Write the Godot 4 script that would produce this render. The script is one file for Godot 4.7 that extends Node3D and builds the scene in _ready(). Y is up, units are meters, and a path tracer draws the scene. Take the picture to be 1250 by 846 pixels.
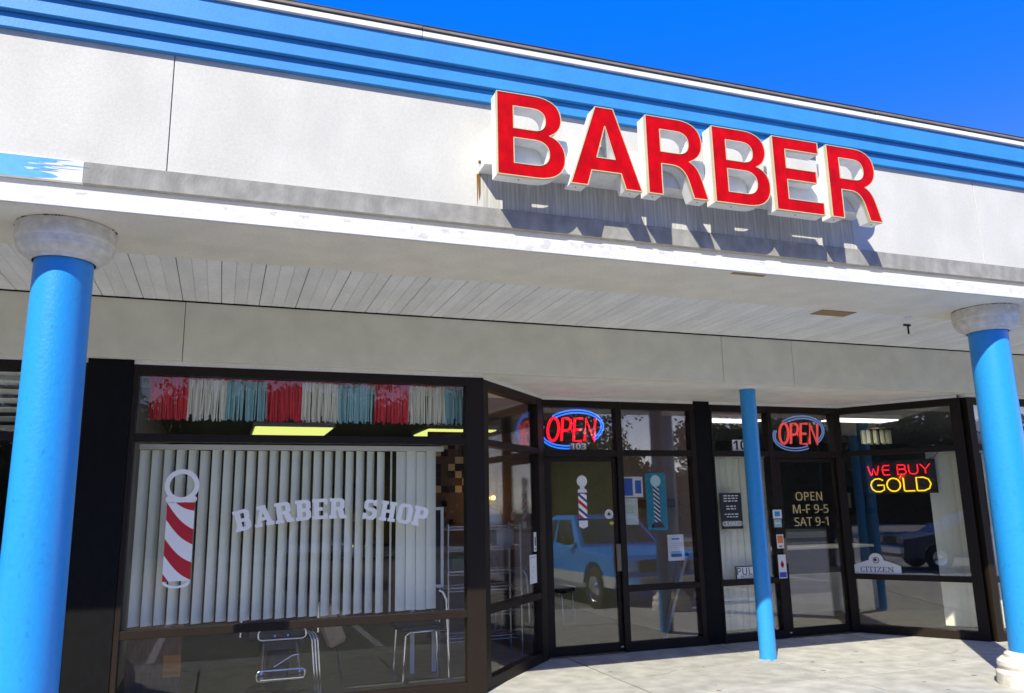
extends Node3D

# ---------------------------------------------------------------- mesh builder
class MB:
	var v := PackedVector3Array()
	var n := PackedVector3Array()
	var t := Transform3D()

	func tri(a: Vector3, b: Vector3, c: Vector3, na: Vector3, nb := Vector3.INF, nc := Vector3.INF) -> void:
		if nb == Vector3.INF:
			nb = na
			nc = na
		if (b - a).cross(c - a).dot(na + nb + nc) > 0:
			var s := b; b = c; c = s
			s = nb; nb = nc; nc = s
		v.append_array([t * a, t * b, t * c])
		n.append_array([(t.basis * na).normalized(), (t.basis * nb).normalized(), (t.basis * nc).normalized()])

	func quad(a: Vector3, b: Vector3, c: Vector3, d: Vector3, out := Vector3.ZERO) -> void:
		var m := (c - a).cross(d - b).normalized()
		if out != Vector3.ZERO and m.dot(out) < 0:
			m = -m
		tri(a, b, c, m)
		tri(a, c, d, m)

	func box(a: Vector3, b: Vector3, ch := 0.0) -> void:
		var lo := Vector3(minf(a.x, b.x), minf(a.y, b.y), minf(a.z, b.z))
		var hi := Vector3(maxf(a.x, b.x), maxf(a.y, b.y), maxf(a.z, b.z))
		var c := (lo + hi) / 2
		var h := (hi - lo) / 2
		ch = minf(ch, 0.45 * minf(h.x, minf(h.y, h.z)))
		for ax in 3:
			var u := (ax + 1) % 3
			var w := (ax + 2) % 3
			for s in [-1.0, 1.0]:
				var q := []
				for k in [[-1, -1], [1, -1], [1, 1], [-1, 1]]:
					var p := Vector3.ZERO
					p[ax] = s * h[ax]
					p[u] = k[0] * (h[u] - ch)
					p[w] = k[1] * (h[w] - ch)
					q.append(c + p)
				var o := Vector3.ZERO
				o[ax] = s
				quad(q[0], q[1], q[2], q[3], o)
		if ch <= 0:
			return
		for ax in 3:
			var u := (ax + 1) % 3
			var w := (ax + 2) % 3
			for su in [-1.0, 1.0]:
				for sw in [-1.0, 1.0]:
					var q := []
					for e in [[-1.0, 0], [1.0, 0], [1.0, 1], [-1.0, 1]]:
						var p := Vector3.ZERO
						p[ax] = e[0] * (h[ax] - ch)
						p[u] = su * (h[u] - (ch if e[1] == 0 else 0.0))
						p[w] = sw * (h[w] - (ch if e[1] == 1 else 0.0))
						q.append(c + p)
					var o := Vector3.ZERO
					o[u] = su
					o[w] = sw
					quad(q[0], q[1], q[2], q[3], o)
		for sx in [-1.0, 1.0]:
			for sy in [-1.0, 1.0]:
				for sz in [-1.0, 1.0]:
					var o := Vector3(sx, sy, sz)
					var p := o * h
					tri(c + p - Vector3(0, sy, sz) * ch, c + p - Vector3(sx, 0, sz) * ch, c + p - Vector3(sx, sy, 0) * ch, o)

	func bar(a: Vector3, b: Vector3, w: float, d: float, up := Vector3.UP) -> void:
		var keep := t
		var z := (b - a).normalized()
		var x := up.cross(z)
		if x.length() < 0.01:
			x = Vector3.RIGHT.cross(z)
		x = x.normalized()
		t = keep * Transform3D(Basis(x, z.cross(x), z), a)
		box(Vector3(-w / 2, -d / 2, 0), Vector3(w / 2, d / 2, (b - a).length()))
		t = keep

	func tube(p: Array, r: float, sides := 8, closed := false, caps := true) -> void:
		var m := p.size()
		var rings := []
		var side := Vector3.ZERO
		for i in m:
			var a: Vector3 = p[(i - 1 + m) % m] if closed or i > 0 else p[i]
			var b: Vector3 = p[(i + 1) % m] if closed or i < m - 1 else p[i]
			var d := (b - a).normalized()
			if side == Vector3.ZERO:
				side = d.cross(Vector3(0.31, 0.17, 0.93)).normalized()
				if side.length() < 0.1:
					side = d.cross(Vector3.UP).normalized()
			side = (side - d * side.dot(d)).normalized()
			var o := d.cross(side)
			var ring := []
			for k in sides:
				var g := TAU * k / sides
				ring.append(side * cos(g) + o * sin(g))
			rings.append(ring)
		for i in (m if closed else m - 1):
			var j := (i + 1) % m
			for k in sides:
				var l := (k + 1) % sides
				var a: Vector3 = p[i] + rings[i][k] * r
				var b: Vector3 = p[i] + rings[i][l] * r
				var c: Vector3 = p[j] + rings[j][l] * r
				var d: Vector3 = p[j] + rings[j][k] * r
				tri(a, b, c, rings[i][k], rings[i][l], rings[j][l])
				tri(a, c, d, rings[i][k], rings[j][l], rings[j][k])
		if caps and not closed:
			for e in [0, m - 1]:
				var d: Vector3 = (p[0] - p[1]).normalized() if e == 0 else (p[m - 1] - p[m - 2]).normalized()
				for k in range(1, sides - 1):
					tri(p[e] + rings[e][0] * r, p[e] + rings[e][k] * r, p[e] + rings[e][k + 1] * r, d)

	func lathe(prof: Array, segs := 40, at := Vector3.ZERO) -> void:   # prof: Vector2(radius, y), sharp between pieces
		for i in prof.size() - 1:
			var a: Vector2 = prof[i]
			var b: Vector2 = prof[i + 1]
			var m := Vector2(b.y - a.y, a.x - b.x).normalized()
			for k in segs:
				var g := TAU * k / segs
				var h := TAU * (k + 1) / segs
				var e := Vector3(cos(g), 0, sin(g))
				var f := Vector3(cos(h), 0, sin(h))
				var up := Vector3.UP
				var ne := e * m.x + up * m.y
				var nf := f * m.x + up * m.y
				if a.x > 0:
					tri(at + e * a.x + up * a.y, at + f * a.x + up * a.y, at + f * b.x + up * b.y, ne, nf, nf)
				if b.x > 0:
					tri(at + e * a.x + up * a.y, at + f * b.x + up * b.y, at + e * b.x + up * b.y, ne, nf, ne)

	static func simple(outer: PackedVector2Array, holes: Array, depth := 0) -> Array:
		if holes.is_empty() or depth > 6:
			return [outer]
		var h: PackedVector2Array = holes[0]
		var lo := h[0].x
		var hi := h[0].x
		for p in h:
			lo = minf(lo, p.x)
			hi = maxf(hi, p.x)
		var m := lo * 0.487 + hi * 0.513
		var res := []
		for r in [[m - 1000.0, m], [m, m + 1000.0]]:
			var rect := PackedVector2Array([Vector2(r[0], -1000), Vector2(r[1], -1000), Vector2(r[1], 1000), Vector2(r[0], 1000)])
			for piece in Geometry2D.intersect_polygons(outer, rect):
				if Geometry2D.is_polygon_clockwise(piece):
					continue
				var parts := [piece]
				var inside := []
				for hole in holes:
					var nxt := []
					for q in parts:
						var cut := Geometry2D.clip_polygons(q, hole)
						var bad := false
						for c in cut:
							if Geometry2D.is_polygon_clockwise(c):
								bad = true
						if bad:
							inside.append(hole)
							nxt.append(q)
						else:
							nxt.append_array(cut)
					parts = nxt
				for q in parts:
					if inside.is_empty():
						res.append(q)
					else:
						res.append_array(simple(q, inside, depth + 1))
		return res

	static func ccw(p: PackedVector2Array) -> PackedVector2Array:
		if Geometry2D.is_polygon_clockwise(p):
			p = p.duplicate()
			p.reverse()
		return p

	func face(outer: PackedVector2Array, holes: Array, z: float, s := 1.0) -> void:
		for q in simple(ccw(outer), holes):
			var ix := Geometry2D.triangulate_polygon(q)
			for i in range(0, ix.size(), 3):
				tri(Vector3(q[ix[i]].x, q[ix[i]].y, z), Vector3(q[ix[i + 1]].x, q[ix[i + 1]].y, z), Vector3(q[ix[i + 2]].x, q[ix[i + 2]].y, z), Vector3(0, 0, s))

	func walls(p: PackedVector2Array, z0: float, z1: float, outward := true) -> void:
		p = ccw(p)
		for i in p.size():
			var a := p[i]
			var b := p[(i + 1) % p.size()]
			var d := (b - a).normalized()
			var o := Vector3(d.y, -d.x, 0) * (1.0 if outward else -1.0)
			quad(Vector3(a.x, a.y, z0), Vector3(b.x, b.y, z0), Vector3(b.x, b.y, z1), Vector3(a.x, a.y, z1), o)

	func prism(outer: PackedVector2Array, holes: Array, z0: float, z1: float) -> void:
		face(outer, holes, z1, 1.0)
		face(outer, holes, z0, -1.0)
		walls(outer, z0, z1)
		for h in holes:
			walls(h, z0, z1, false)

	func mesh() -> ArrayMesh:
		var a := []
		a.resize(Mesh.ARRAY_MAX)
		a[Mesh.ARRAY_VERTEX] = v
		a[Mesh.ARRAY_NORMAL] = n
		var m := ArrayMesh.new()
		m.add_surface_from_arrays(Mesh.PRIMITIVE_TRIANGLES, a)
		return m

# ---------------------------------------------------------------- scene helpers
var taken := {}
var tex := {}
var M := {}
var rng := RandomNumberGenerator.new()

func numbered(called: String) -> String:
	taken[called] = taken.get(called, 0) + 1
	return called if taken[called] == 1 else "%s_%03d" % [called, taken[called] - 1]

func tag(o: Node, label: String, category: String, group := "") -> Node:
	o.set_meta("label", label)
	o.set_meta("category", category)
	if group:
		o.set_meta("group", group)
	return o

func thing(called: String, label: String, category: String, at := Vector3.ZERO, turn := 0.0, group := "") -> Node3D:
	var o := Node3D.new()
	o.name = numbered(called)
	add_child(o)
	o.position = at
	o.rotation.y = turn
	tag(o, label, category, group)
	return o

func part(called: String, b: MB, m: Material, parent: Node) -> MeshInstance3D:
	return part_mesh(called, b.mesh(), m, parent)

func part_mesh(called: String, mesh: Mesh, m: Material, parent: Node) -> MeshInstance3D:
	var o := MeshInstance3D.new()
	o.mesh = mesh
	o.material_override = m
	if parent == self:
		o.name = numbered(called)
	else:
		var k := 0
		var nm := called
		while parent.has_node(nm):
			k += 1
			nm = "%s_%03d" % [called, k]
		o.name = nm
	parent.add_child(o)
	return o

func boxed(called: String, a: Vector3, b: Vector3, m: Material, parent: Node, ch := 0.0) -> MeshInstance3D:
	var mb := MB.new()
	mb.box(a, b, ch)
	return part(called, mb, m, parent)

func struct(called: String, b: MB, m: Material) -> MeshInstance3D:
	var o := part(called, b, m, self)
	o.set_meta("kind", "structure")
	return o

func noise(called: String, freq: float, lo: float, hi: float, fractal := 4, size := 512, contrast := 0.0, normal := false) -> NoiseTexture2D:
	var f := FastNoiseLite.new()
	f.seed = called.hash() % 10000
	f.frequency = freq
	f.noise_type = FastNoiseLite.TYPE_SIMPLEX_SMOOTH
	f.fractal_octaves = fractal
	var x := NoiseTexture2D.new()
	x.width = size
	x.height = size
	x.seamless = true
	x.noise = f
	if not normal:
		var g := Gradient.new()
		g.offsets = PackedFloat32Array([contrast, 1.0 - contrast])
		g.colors = PackedColorArray([Color(lo, lo, lo).linear_to_srgb(), Color(hi, hi, hi).linear_to_srgb()])
		x.color_ramp = g
	tex[called] = x
	return x

func mat(lin: Color, rough := 0.7, metal := 0.0) -> StandardMaterial3D:
	var m := StandardMaterial3D.new()
	m.albedo_color = lin.linear_to_srgb()
	m.roughness = rough
	m.metallic = metal
	return m

func worn(lin: Color, rough: float, albedo: String, scale: Vector3, bump := "", bump_cm := 0.0, detail := "", dscale := Vector3.ONE) -> StandardMaterial3D:
	var m := mat(lin, rough)
	m.albedo_texture = tex[albedo]
	m.uv1_triplanar = true
	m.uv1_world_triplanar = true
	m.uv1_scale = scale
	if bump:
		m.heightmap_enabled = true
		m.heightmap_texture = tex[bump]
		m.heightmap_scale = bump_cm
	if detail:
		m.detail_enabled = true
		m.detail_blend_mode = BaseMaterial3D.BLEND_MODE_MUL
		m.detail_albedo = tex[detail]
		m.detail_uv_layer = BaseMaterial3D.DETAIL_UV_2
		m.uv2_triplanar = true
		m.uv2_world_triplanar = true
		m.uv2_scale = dscale
	return m

func glow(c: Color, e: float) -> StandardMaterial3D:
	var m := mat(c * 0.5, 0.4)
	m.emission_enabled = true
	m.emission = c.linear_to_srgb()
	m.emission_energy_multiplier = e
	return m

func bez(p: PackedVector2Array, b: Vector2, c: Vector2, d: Vector2, k := 8) -> void:
	var a := p[p.size() - 1]
	for i in range(1, k + 1):
		p.append(a.bezier_interpolate(b, c, d, float(i) / k))

func V(x: float, y: float) -> Vector2:
	return Vector2(x, y)

func poly(f: Array, s := 1.0, o := Vector2.ZERO) -> PackedVector2Array:
	var p := PackedVector2Array()
	for i in range(0, f.size(), 2):
		p.append(Vector2(f[i], f[i + 1]) * s + o)
	return p

func circle(c: Vector2, r: float, k := 32, ry := -1.0) -> PackedVector2Array:
	var p := PackedVector2Array()
	for i in k:
		p.append(c + Vector2(cos(TAU * i / k) * r, sin(TAU * i / k) * (r if ry < 0 else ry)))
	return p

func text(s: String, h: float, depth: float, font := "Droid Sans", bold := false) -> TextMesh:
	var f := SystemFont.new()
	f.font_names = PackedStringArray([font])
	f.font_weight = 700 if bold else 400
	var m := TextMesh.new()
	m.text = s
	m.font = f
	m.font_size = 64
	m.pixel_size = h / 46.0
	m.depth = depth
	return m

func put_text(called: String, s: String, h: float, m: Material, parent: Node, at: Vector3, sx := 1.0, font := "Droid Sans", bold := false) -> MeshInstance3D:
	var o := part_mesh(called, text(s, h, 0.0012, font, bold), m, parent)
	o.position = at
	o.scale = Vector3(sx, 1, 1)
	return o

# ---------------------------------------------------------------- letters
func letter_shape(c: String) -> Array:   # [outer, holes], height 1
	var p := PackedVector2Array()
	var holes := []
	match c:
		"B":
			p = poly([0, 0, .47, 0])
			bez(p, V(.70, 0), V(.83, .10), V(.83, .28))
			bez(p, V(.83, .41), V(.76, .50), V(.64, .535))
			bez(p, V(.73, .57), V(.79, .65), V(.79, .75))
			bez(p, V(.79, .91), V(.67, 1), V(.46, 1))
			p.append(V(0, 1))
			var h := poly([.2, .155, .46, .155])
			bez(h, V(.57, .155), V(.63, .21), V(.63, .305), 6)
			bez(h, V(.63, .40), V(.57, .455), V(.46, .455), 6)
			h.append(V(.2, .455))
			var g := poly([.2, .575, .44, .575])
			bez(g, V(.54, .575), V(.59, .62), V(.59, .705), 6)
			bez(g, V(.59, .79), V(.54, .84), V(.43, .84), 6)
			g.append(V(.2, .84))
			holes = [h, g]
		"A":
			p = poly([0, 0, .21, 0, .265, .19, .635, .19, .69, 0, .90, 0, .565, 1, .335, 1])
			holes = [poly([.335, .36, .565, .36, .45, .76])]
		"R":
			p = poly([0, 0, .195, 0, .195, .395, .34, .395])
			bez(p, V(.46, .395), V(.52, .33), V(.56, .22), 6)
			p.append_array(poly([.625, 0, .83, 0, .765, .21]))
			bez(p, V(.73, .33), V(.69, .42), V(.59, .467), 6)
			bez(p, V(.71, .52), V(.78, .60), V(.78, .725))
			bez(p, V(.78, .90), V(.66, 1), V(.45, 1))
			p.append(V(0, 1))
			var h := poly([.195, .555, .42, .555])
			bez(h, V(.53, .555), V(.585, .605), V(.585, .70), 6)
			bez(h, V(.585, .79), V(.53, .84), V(.43, .84), 6)
			h.append(V(.195, .84))
			holes = [h]
		"E":
			p = poly([0, 0, .74, 0, .74, .165, .195, .165, .195, .425, .66, .425, .66, .585, .195, .585, .195, .84, .72, .84, .72, 1, 0, 1])
	return [p, holes]

func sign_letter(c: String, x0: float, label: String) -> void:
	var h := 0.614
	var wide := {"B": 0.99, "A": 1.02, "R": 0.99, "E": 1.0}
	var s := letter_shape(c)
	var sc := func(p: PackedVector2Array) -> PackedVector2Array:
		var q := PackedVector2Array()
		for a in p:
			q.append(Vector2(a.x * h * wide[c], a.y * h))
		return MB.ccw(q)
	var outer: PackedVector2Array = sc.call(s[0])
	var holes := []
	for k in s[1]:
		holes.append(sc.call(k))
	var o := thing("channel_letter", label, "sign letter", Vector3(x0, 3.792, -4.925), 0, "red channel letters of the fascia sign")
	var ret := MB.new()
	ret.walls(outer, 0, 0.118)
	for k in holes:
		ret.walls(k, 0, 0.118, false)
	ret.face(outer, holes, 0.001, -1)
	part("return", ret, M.letter_return, o)
	var fc := MB.new()
	var ins: Array = Geometry2D.offset_polygon(outer, -0.004)
	fc.face(ins[0], holes.map(func(k): return Geometry2D.offset_polygon(k, 0.004)[0]), 0.121)
	part("face", fc, M.letter_red, o)
	var tr := MB.new()
	var rings := [[Geometry2D.offset_polygon(outer, 0.002)[0], ins[0]]]
	for k in holes:
		rings.append([Geometry2D.offset_polygon(k, 0.004)[0], Geometry2D.offset_polygon(k, -0.002)[0]])
	for r in rings:
		tr.face(r[0], [r[1]], 0.125)
		tr.walls(r[0], 0.098, 0.125)
		tr.walls(r[1], 0.121, 0.125, false)
	part("trim_edge", tr, M.letter_trim, o)
	# small drain holes under the letter
	var feet: Array = {"B": [.28], "A": [.1, .8], "R": [.1, .72], "E": [.35]}[c]
	for f in feet:
		var d := MB.new()
		d.tube([Vector3(f * h, 0.0, 0.06), Vector3(f * h, -0.002, 0.06)], 0.006, 10)
		part("drain_hole", d, M.black, o)

# slab serif window letters, 12 units high
const SLAB := {
	"B": [[0, 0, 7, 0, 9, 1.5, 9, 5, 8, 6, 9, 7, 9, 10.5, 7, 12, 0, 12, 0, 10, 1, 10, 1, 2, 0, 2], [4, 2, 6, 2, 6, 5, 4, 5], [4, 7, 6, 7, 6, 10, 4, 10]],
	"A": [[0, 0, 4.2, 0, 4.2, 2, 3.6, 2, 4, 3.4, 6.6, 3.4, 7, 2, 6.4, 2, 6.4, 0, 11, 0, 11, 2, 9.9, 2, 7.6, 10.2, 7.6, 12, 2.2, 12, 2.2, 10, 4, 10, 1.2, 2, 0, 2], [4.5, 5.2, 6.1, 5.2, 5.3, 8.2]],
	"R": [[0, 0, 4.6, 0, 4.6, 2, 3.9, 2, 3.9, 5, 5, 5, 6.4, 0, 10.4, 0, 10.4, 2, 9.2, 2, 8.2, 5.6, 9, 6.6, 9, 10.5, 7.5, 12, 0, 12, 0, 10, 1, 10, 1, 2, 0, 2], [3.9, 7, 6.2, 7, 6.2, 10, 3.9, 10]],
	"E": [[0, 0, 9, 0, 9, 3.6, 7.2, 3.6, 7.2, 2, 4, 2, 4, 5, 6.2, 5, 6.2, 7, 4, 7, 4, 10, 7.2, 10, 7.2, 8.4, 9, 8.4, 9, 12, 0, 12, 0, 10, 1, 10, 1, 2, 0, 2]],
	"S": [[0, 0, 1.5, 0, 2, .6, 3, 0, 6.6, 0, 8.4, 1.6, 8.4, 5.6, 6.8, 7, 3, 7.4, 2.8, 9, 3.4, 10, 5.2, 10, 6.3, 8.4, 8, 8.4, 8, 12, 6.6, 12, 6.2, 11.4, 5.2, 12, 2, 12, .3, 10.4, .3, 6.8, 1.8, 5.4, 5.4, 4.8, 5.8, 3, 5, 2, 3, 2, 1.8, 3.8, 0, 3.8]],
	"H": [[0, 0, 4.6, 0, 4.6, 2, 3.9, 2, 3.9, 5, 6.1, 5, 6.1, 2, 5.4, 2, 5.4, 0, 10, 0, 10, 2, 9, 2, 9, 10, 10, 10, 10, 12, 5.4, 12, 5.4, 10, 6.1, 10, 6.1, 7, 3.9, 7, 3.9, 10, 4.6, 10, 4.6, 12, 0, 12, 0, 10, 1, 10, 1, 2, 0, 2]],
	"O": [[2, 0, 7, 0, 9, 2, 9, 10, 7, 12, 2, 12, 0, 10, 0, 2], [3.4, 2, 5.6, 2, 6.2, 2.8, 6.2, 9.2, 5.6, 10, 3.4, 10, 2.8, 9.2, 2.8, 2.8]],
	"P": [[0, 0, 4.8, 0, 4.8, 2, 3.9, 2, 3.9, 5, 7.4, 5, 9, 6.5, 9, 10.5, 7.4, 12, 0, 12, 0, 10, 1, 10, 1, 2, 0, 2], [3.9, 7, 6.2, 7, 6.2, 10, 3.9, 10]],
}

# neon strokes in a 1 x 1 cell
func stroke(c: String) -> Array:
	var res := []
	match c:
		"O":
			var p := []
			for i in 24:
				var a := TAU * i / 24 + 0.3
				p.append(V(.5 + .5 * cos(a), .5 + .5 * sin(a)))
			p.append(p[0])
			res = [p]
		"P": res = [[V(0, 0), V(0, 1), V(.55, 1), V(.85, .93), V(1, .74), V(.85, .53), V(.55, .45), V(.1, .45)]]
		"E": res = [[V(1, 1), V(0, 1), V(0, 0), V(1, 0)], [V(0, .5), V(.8, .5)]]
		"N": res = [[V(0, 0), V(0, 1), V(1, 0), V(1, 1)]]
		"W": res = [[V(0, 1), V(.2, .1), V(.27, 0), V(.34, .1), V(.5, .75), V(.66, .1), V(.73, 0), V(.8, .1), V(1, 1)]]
		"e": res = [[V(1, 1), V(.2, 1), V(.05, .8), V(0, .5), V(.05, .2), V(.2, 0), V(1, 0)], [V(.05, .52), V(.9, .52)]]
		"B": res = [[V(0, 1), V(.75, 1), V(.93, .88), V(.93, .68), V(.75, .55), V(.15, .55)], [V(.75, .55), V(1, .4), V(1, .15), V(.8, 0), V(0, 0), V(0, .85)]]
		"U": res = [[V(0, 1), V(0, .3), V(.12, .08), V(.35, 0), V(.65, 0), V(.88, .08), V(1, .3), V(1, 1)]]
		"Y": res = [[V(0, 1), V(.5, .45), V(1, 1)], [V(.5, .45), V(.5, 0)]]
		"G": res = [[V(.95, .86), V(.7, 1), V(.35, .98), V(.1, .78), V(0, .5), V(.1, .2), V(.35, .02), V(.7, 0), V(1, .15), V(1, .5), V(.5, .5)]]
		"L": res = [[V(0, 1), V(0, .06), V(.08, 0), V(1, 0)]]
		"D": res = [[V(0, 0), V(0, 1), V(.5, 1), V(.85, .85), V(1, .5), V(.85, .15), V(.5, 0), V(.05, 0)]]
	return res

func neon(b: MB, c: String, o: Vector3, w: float, h: float, r: float, slant := 0.0) -> void:
	for s in stroke(c):
		var p := []
		for q in s:
			p.append(o + Vector3(q.x * w + q.y * h * slant, q.y * h, 0))
		b.tube(p, r, 8)

# ---------------------------------------------------------------- storefront frames
func frame_bar(called: String, x0: float, y0: float, x1: float, y1: float, root: Node, deep := 0.055, m: Material = null) -> void:
	boxed(called, Vector3(x0, y0, -deep), Vector3(x1, y1, deep), m if m else M.frame, root, 0.003)

func pane(x0: float, y0: float, x1: float, y1: float, root: Node, called := "pane", single := false) -> MeshInstance3D:
	var b := MB.new()   # one sheet, or sealed double glazing
	b.box(Vector3(x0 - 0.006, y0 - 0.006, 0.004), Vector3(x1 + 0.006, y1 + 0.006, 0.010))
	if not single:
		b.box(Vector3(x0 - 0.006, y0 - 0.006, -0.010), Vector3(x1 + 0.006, y1 + 0.006, -0.004))
	return part(called, b, M.glass_plain if single else M.glass, root)

# verticals: list of [x0, x1] posts; between them each bay has horizontals [y0, y1, name]
func glazing(root: Node, posts: Array, rows: Array, skip_bays := [], single := false) -> void:
	for p in posts:
		frame_bar("mullion", p[0], 0.0, p[1], 2.775, root, 0.058)
	for i in posts.size() - 1:
		var a: float = posts[i][1]
		var b: float = posts[i + 1][0]
		var rr := rows
		if i in skip_bays:
			rr = [[2.135, 2.215, "transom_bar"], [2.695, 2.775, "head_bar"]]
		for r in rr:
			frame_bar(r[2], a, r[0], b, r[1], root)
		for k in rr.size() - 1:
			pane(a, rr[k][1], b, rr[k + 1][0], root, "pane", single)

const ROWS := [[0.0, 0.095, "base_rail"], [0.635, 0.700, "middle_rail"], [2.150, 2.215, "transom_bar"], [2.695, 2.775, "head_bar"]]

func door(root: Node, x0: float, x1: float, stile_l: float, stile_r: float, ajar: float, handle_left: bool) -> Node3D:
	var b := MB.new()
	var w := x1 - x0
	b.box(Vector3(0, 0.012, -0.022), Vector3(stile_l, 2.128, 0.022), 0.003)
	b.box(Vector3(w - stile_r, 0.012, -0.022), Vector3(w, 2.128, 0.022), 0.003)
	b.box(Vector3(stile_l, 0.012, -0.0215), Vector3(w - stile_r, 0.105, 0.0215), 0.003)
	b.box(Vector3(stile_l, 2.082, -0.0215), Vector3(w - stile_r, 2.128, 0.0215), 0.003)
	var o := part("door", b, M.frame, root)
	o.position = Vector3(x0, 0, 0.0)
	o.rotation.y = ajar
	pane(stile_l, 0.105, w - stile_r, 2.082, o, "door_pane")
	var h := MB.new()
	var hx := stile_l * 0.5 if handle_left else w - stile_r * 0.5
	h.box(Vector3(hx - 0.03, 0.86, 0.03), Vector3(hx + 0.03, 1.16, 0.05), 0.004)
	h.box(Vector3(hx - 0.012, 0.89, 0.02), Vector3(hx + 0.012, 0.92, 0.032))
	h.box(Vector3(hx - 0.012, 1.10, 0.02), Vector3(hx + 0.012, 1.13, 0.032))
	part("handle", h, M.bronze, o)
	var c := MB.new()
	c.box(Vector3(hx - 0.012, 0.05, 0.021), Vector3(hx + 0.02, 0.062, 0.024))
	part("door_label", c, M.paper, o)
	return o

# ---------------------------------------------------------------- small builders
func make_column(at: Vector3, label: String) -> void:
	var o := thing("porch_column", label, "column", at, 0, "blue columns along the walkway")
	var s := MB.new()
	s.lathe([V(0.178, 0.27), V(0.172, 1.6), V(0.165, 3.115)], 48)
	part("shaft", s, M.column_blue, o)
	var c := MB.new()
	c.lathe([V(0.176, 3.095), V(0.196, 3.10), V(0.203, 3.118), V(0.208, 3.122), V(0.225, 3.130), V(0.250, 3.146), V(0.266, 3.170), V(0.271, 3.200), V(0.271, 3.206), V(0.276, 3.209), V(0.280, 3.225), V(0.280, 3.309), V(0.17, 3.311)], 48)
	part("capital", c, M.capital, o)
	var b := MB.new()
	b.lathe([V(0.30, 0.0), V(0.30, 0.10), V(0.285, 0.12), V(0.275, 0.13), V(0.285, 0.16), V(0.28, 0.19), V(0.25, 0.215), V(0.225, 0.225), V(0.22, 0.25), V(0.19, 0.27), V(0.17, 0.275)], 48)
	part("base", b, M.capital, o)
	# brown grime where the capital meets the beam
	rng.seed = int(at.x * 10) + 50
	for k in 9:
		var a := rng.randf_range(0.0, TAU)
		var g := MB.new()
		for j in 6:
			var d := a + j * rng.randf_range(0.03, 0.07)
			g.lathe([V(0.0, -0.004), V(rng.randf_range(0.003, 0.007), 0.0), V(0.0, 0.001)], 5, Vector3(cos(d) * 0.283, 3.309, sin(d) * 0.283))
		part("grime", g, M.grime, o)

func slat_mesh(w: float, y0: float, y1: float) -> ArrayMesh:
	var b := MB.new()
	var n := 4
	var bow := 0.009
	for i in n:
		var x0 := -w / 2 + w * i / n
		var x1 := -w / 2 + w * (i + 1) / n
		var z0 := bow * (1.0 - pow(2.0 * x0 / w, 2))
		var z1 := bow * (1.0 - pow(2.0 * x1 / w, 2))
		var n0 := Vector3(8.0 * bow * x0 / (w * w), 0, 1).normalized()
		var n1 := Vector3(8.0 * bow * x1 / (w * w), 0, 1).normalized()
		b.tri(Vector3(x0, y0, z0), Vector3(x1, y0, z1), Vector3(x1, y1, z1), n0, n1, n1)
		b.tri(Vector3(x0, y0, z0), Vector3(x1, y1, z1), Vector3(x0, y1, z0), n0, n1, n0)
		b.tri(Vector3(x0, y0, z0 - 0.001), Vector3(x1, y0, z1 - 0.001), Vector3(x1, y1, z1 - 0.001), -n0, -n1, -n1)
		b.tri(Vector3(x0, y0, z0 - 0.001), Vector3(x1, y1, z1 - 0.001), Vector3(x0, y1, z0 - 0.001), -n0, -n1, -n0)
	return b.mesh()

func blinds(label: String, at: Vector3, turn: float, width: float, y0: float, y1: float, angles: Callable, group := "", skip := [], wide := 0.094) -> Node3D:
	var o := thing("vertical_blind", label, "window blind", at, turn, group)
	boxed("head_rail", Vector3(0, y1, -0.02), Vector3(width, y1 + 0.045, 0.02), M.rail_white, o, 0.004)
	var m := slat_mesh(wide, y0, y1 - 0.004)
	var k := 0
	var x := 0.05
	while x < width - 0.03:
		if not k in skip:
			var s := part_mesh("slat", m, M.slats[k % 3], o)
			s.position = Vector3(x, rng.randf_range(-0.004, 0.004), 0)
			s.rotation.y = angles.call(k) + rng.randf_range(-0.04, 0.04)
		k += 1
		x += 0.0935
	return o

func ceiling_light(label: String, at: Vector3, size: Vector2, c: Color, e: float, power: float) -> void:
	var o := thing("ceiling_light", label, "ceiling light", at, 0, "fluorescent ceiling lights in the shops")
	boxed("housing", Vector3(-size.x / 2 - 0.03, -0.06, -size.y / 2 - 0.03), Vector3(size.x / 2 + 0.03, 0, size.y / 2 + 0.03), M.rail_white, o, 0.004)
	boxed("diffuser", Vector3(-size.x / 2, -0.075, -size.y / 2), Vector3(size.x / 2, -0.061, size.y / 2), glow(c, e), o, 0.003)
	var l := AreaLight3D.new()
	l.name = "light"
	l.area_size = size
	l.light_energy = power
	l.light_color = Color(1, 0.97, 0.85)
	l.area_range = 14.0
	l.shadow_enabled = true
	o.add_child(l)
	l.position = Vector3(0, -0.09, 0)
	l.rotation.x = -PI / 2

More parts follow.
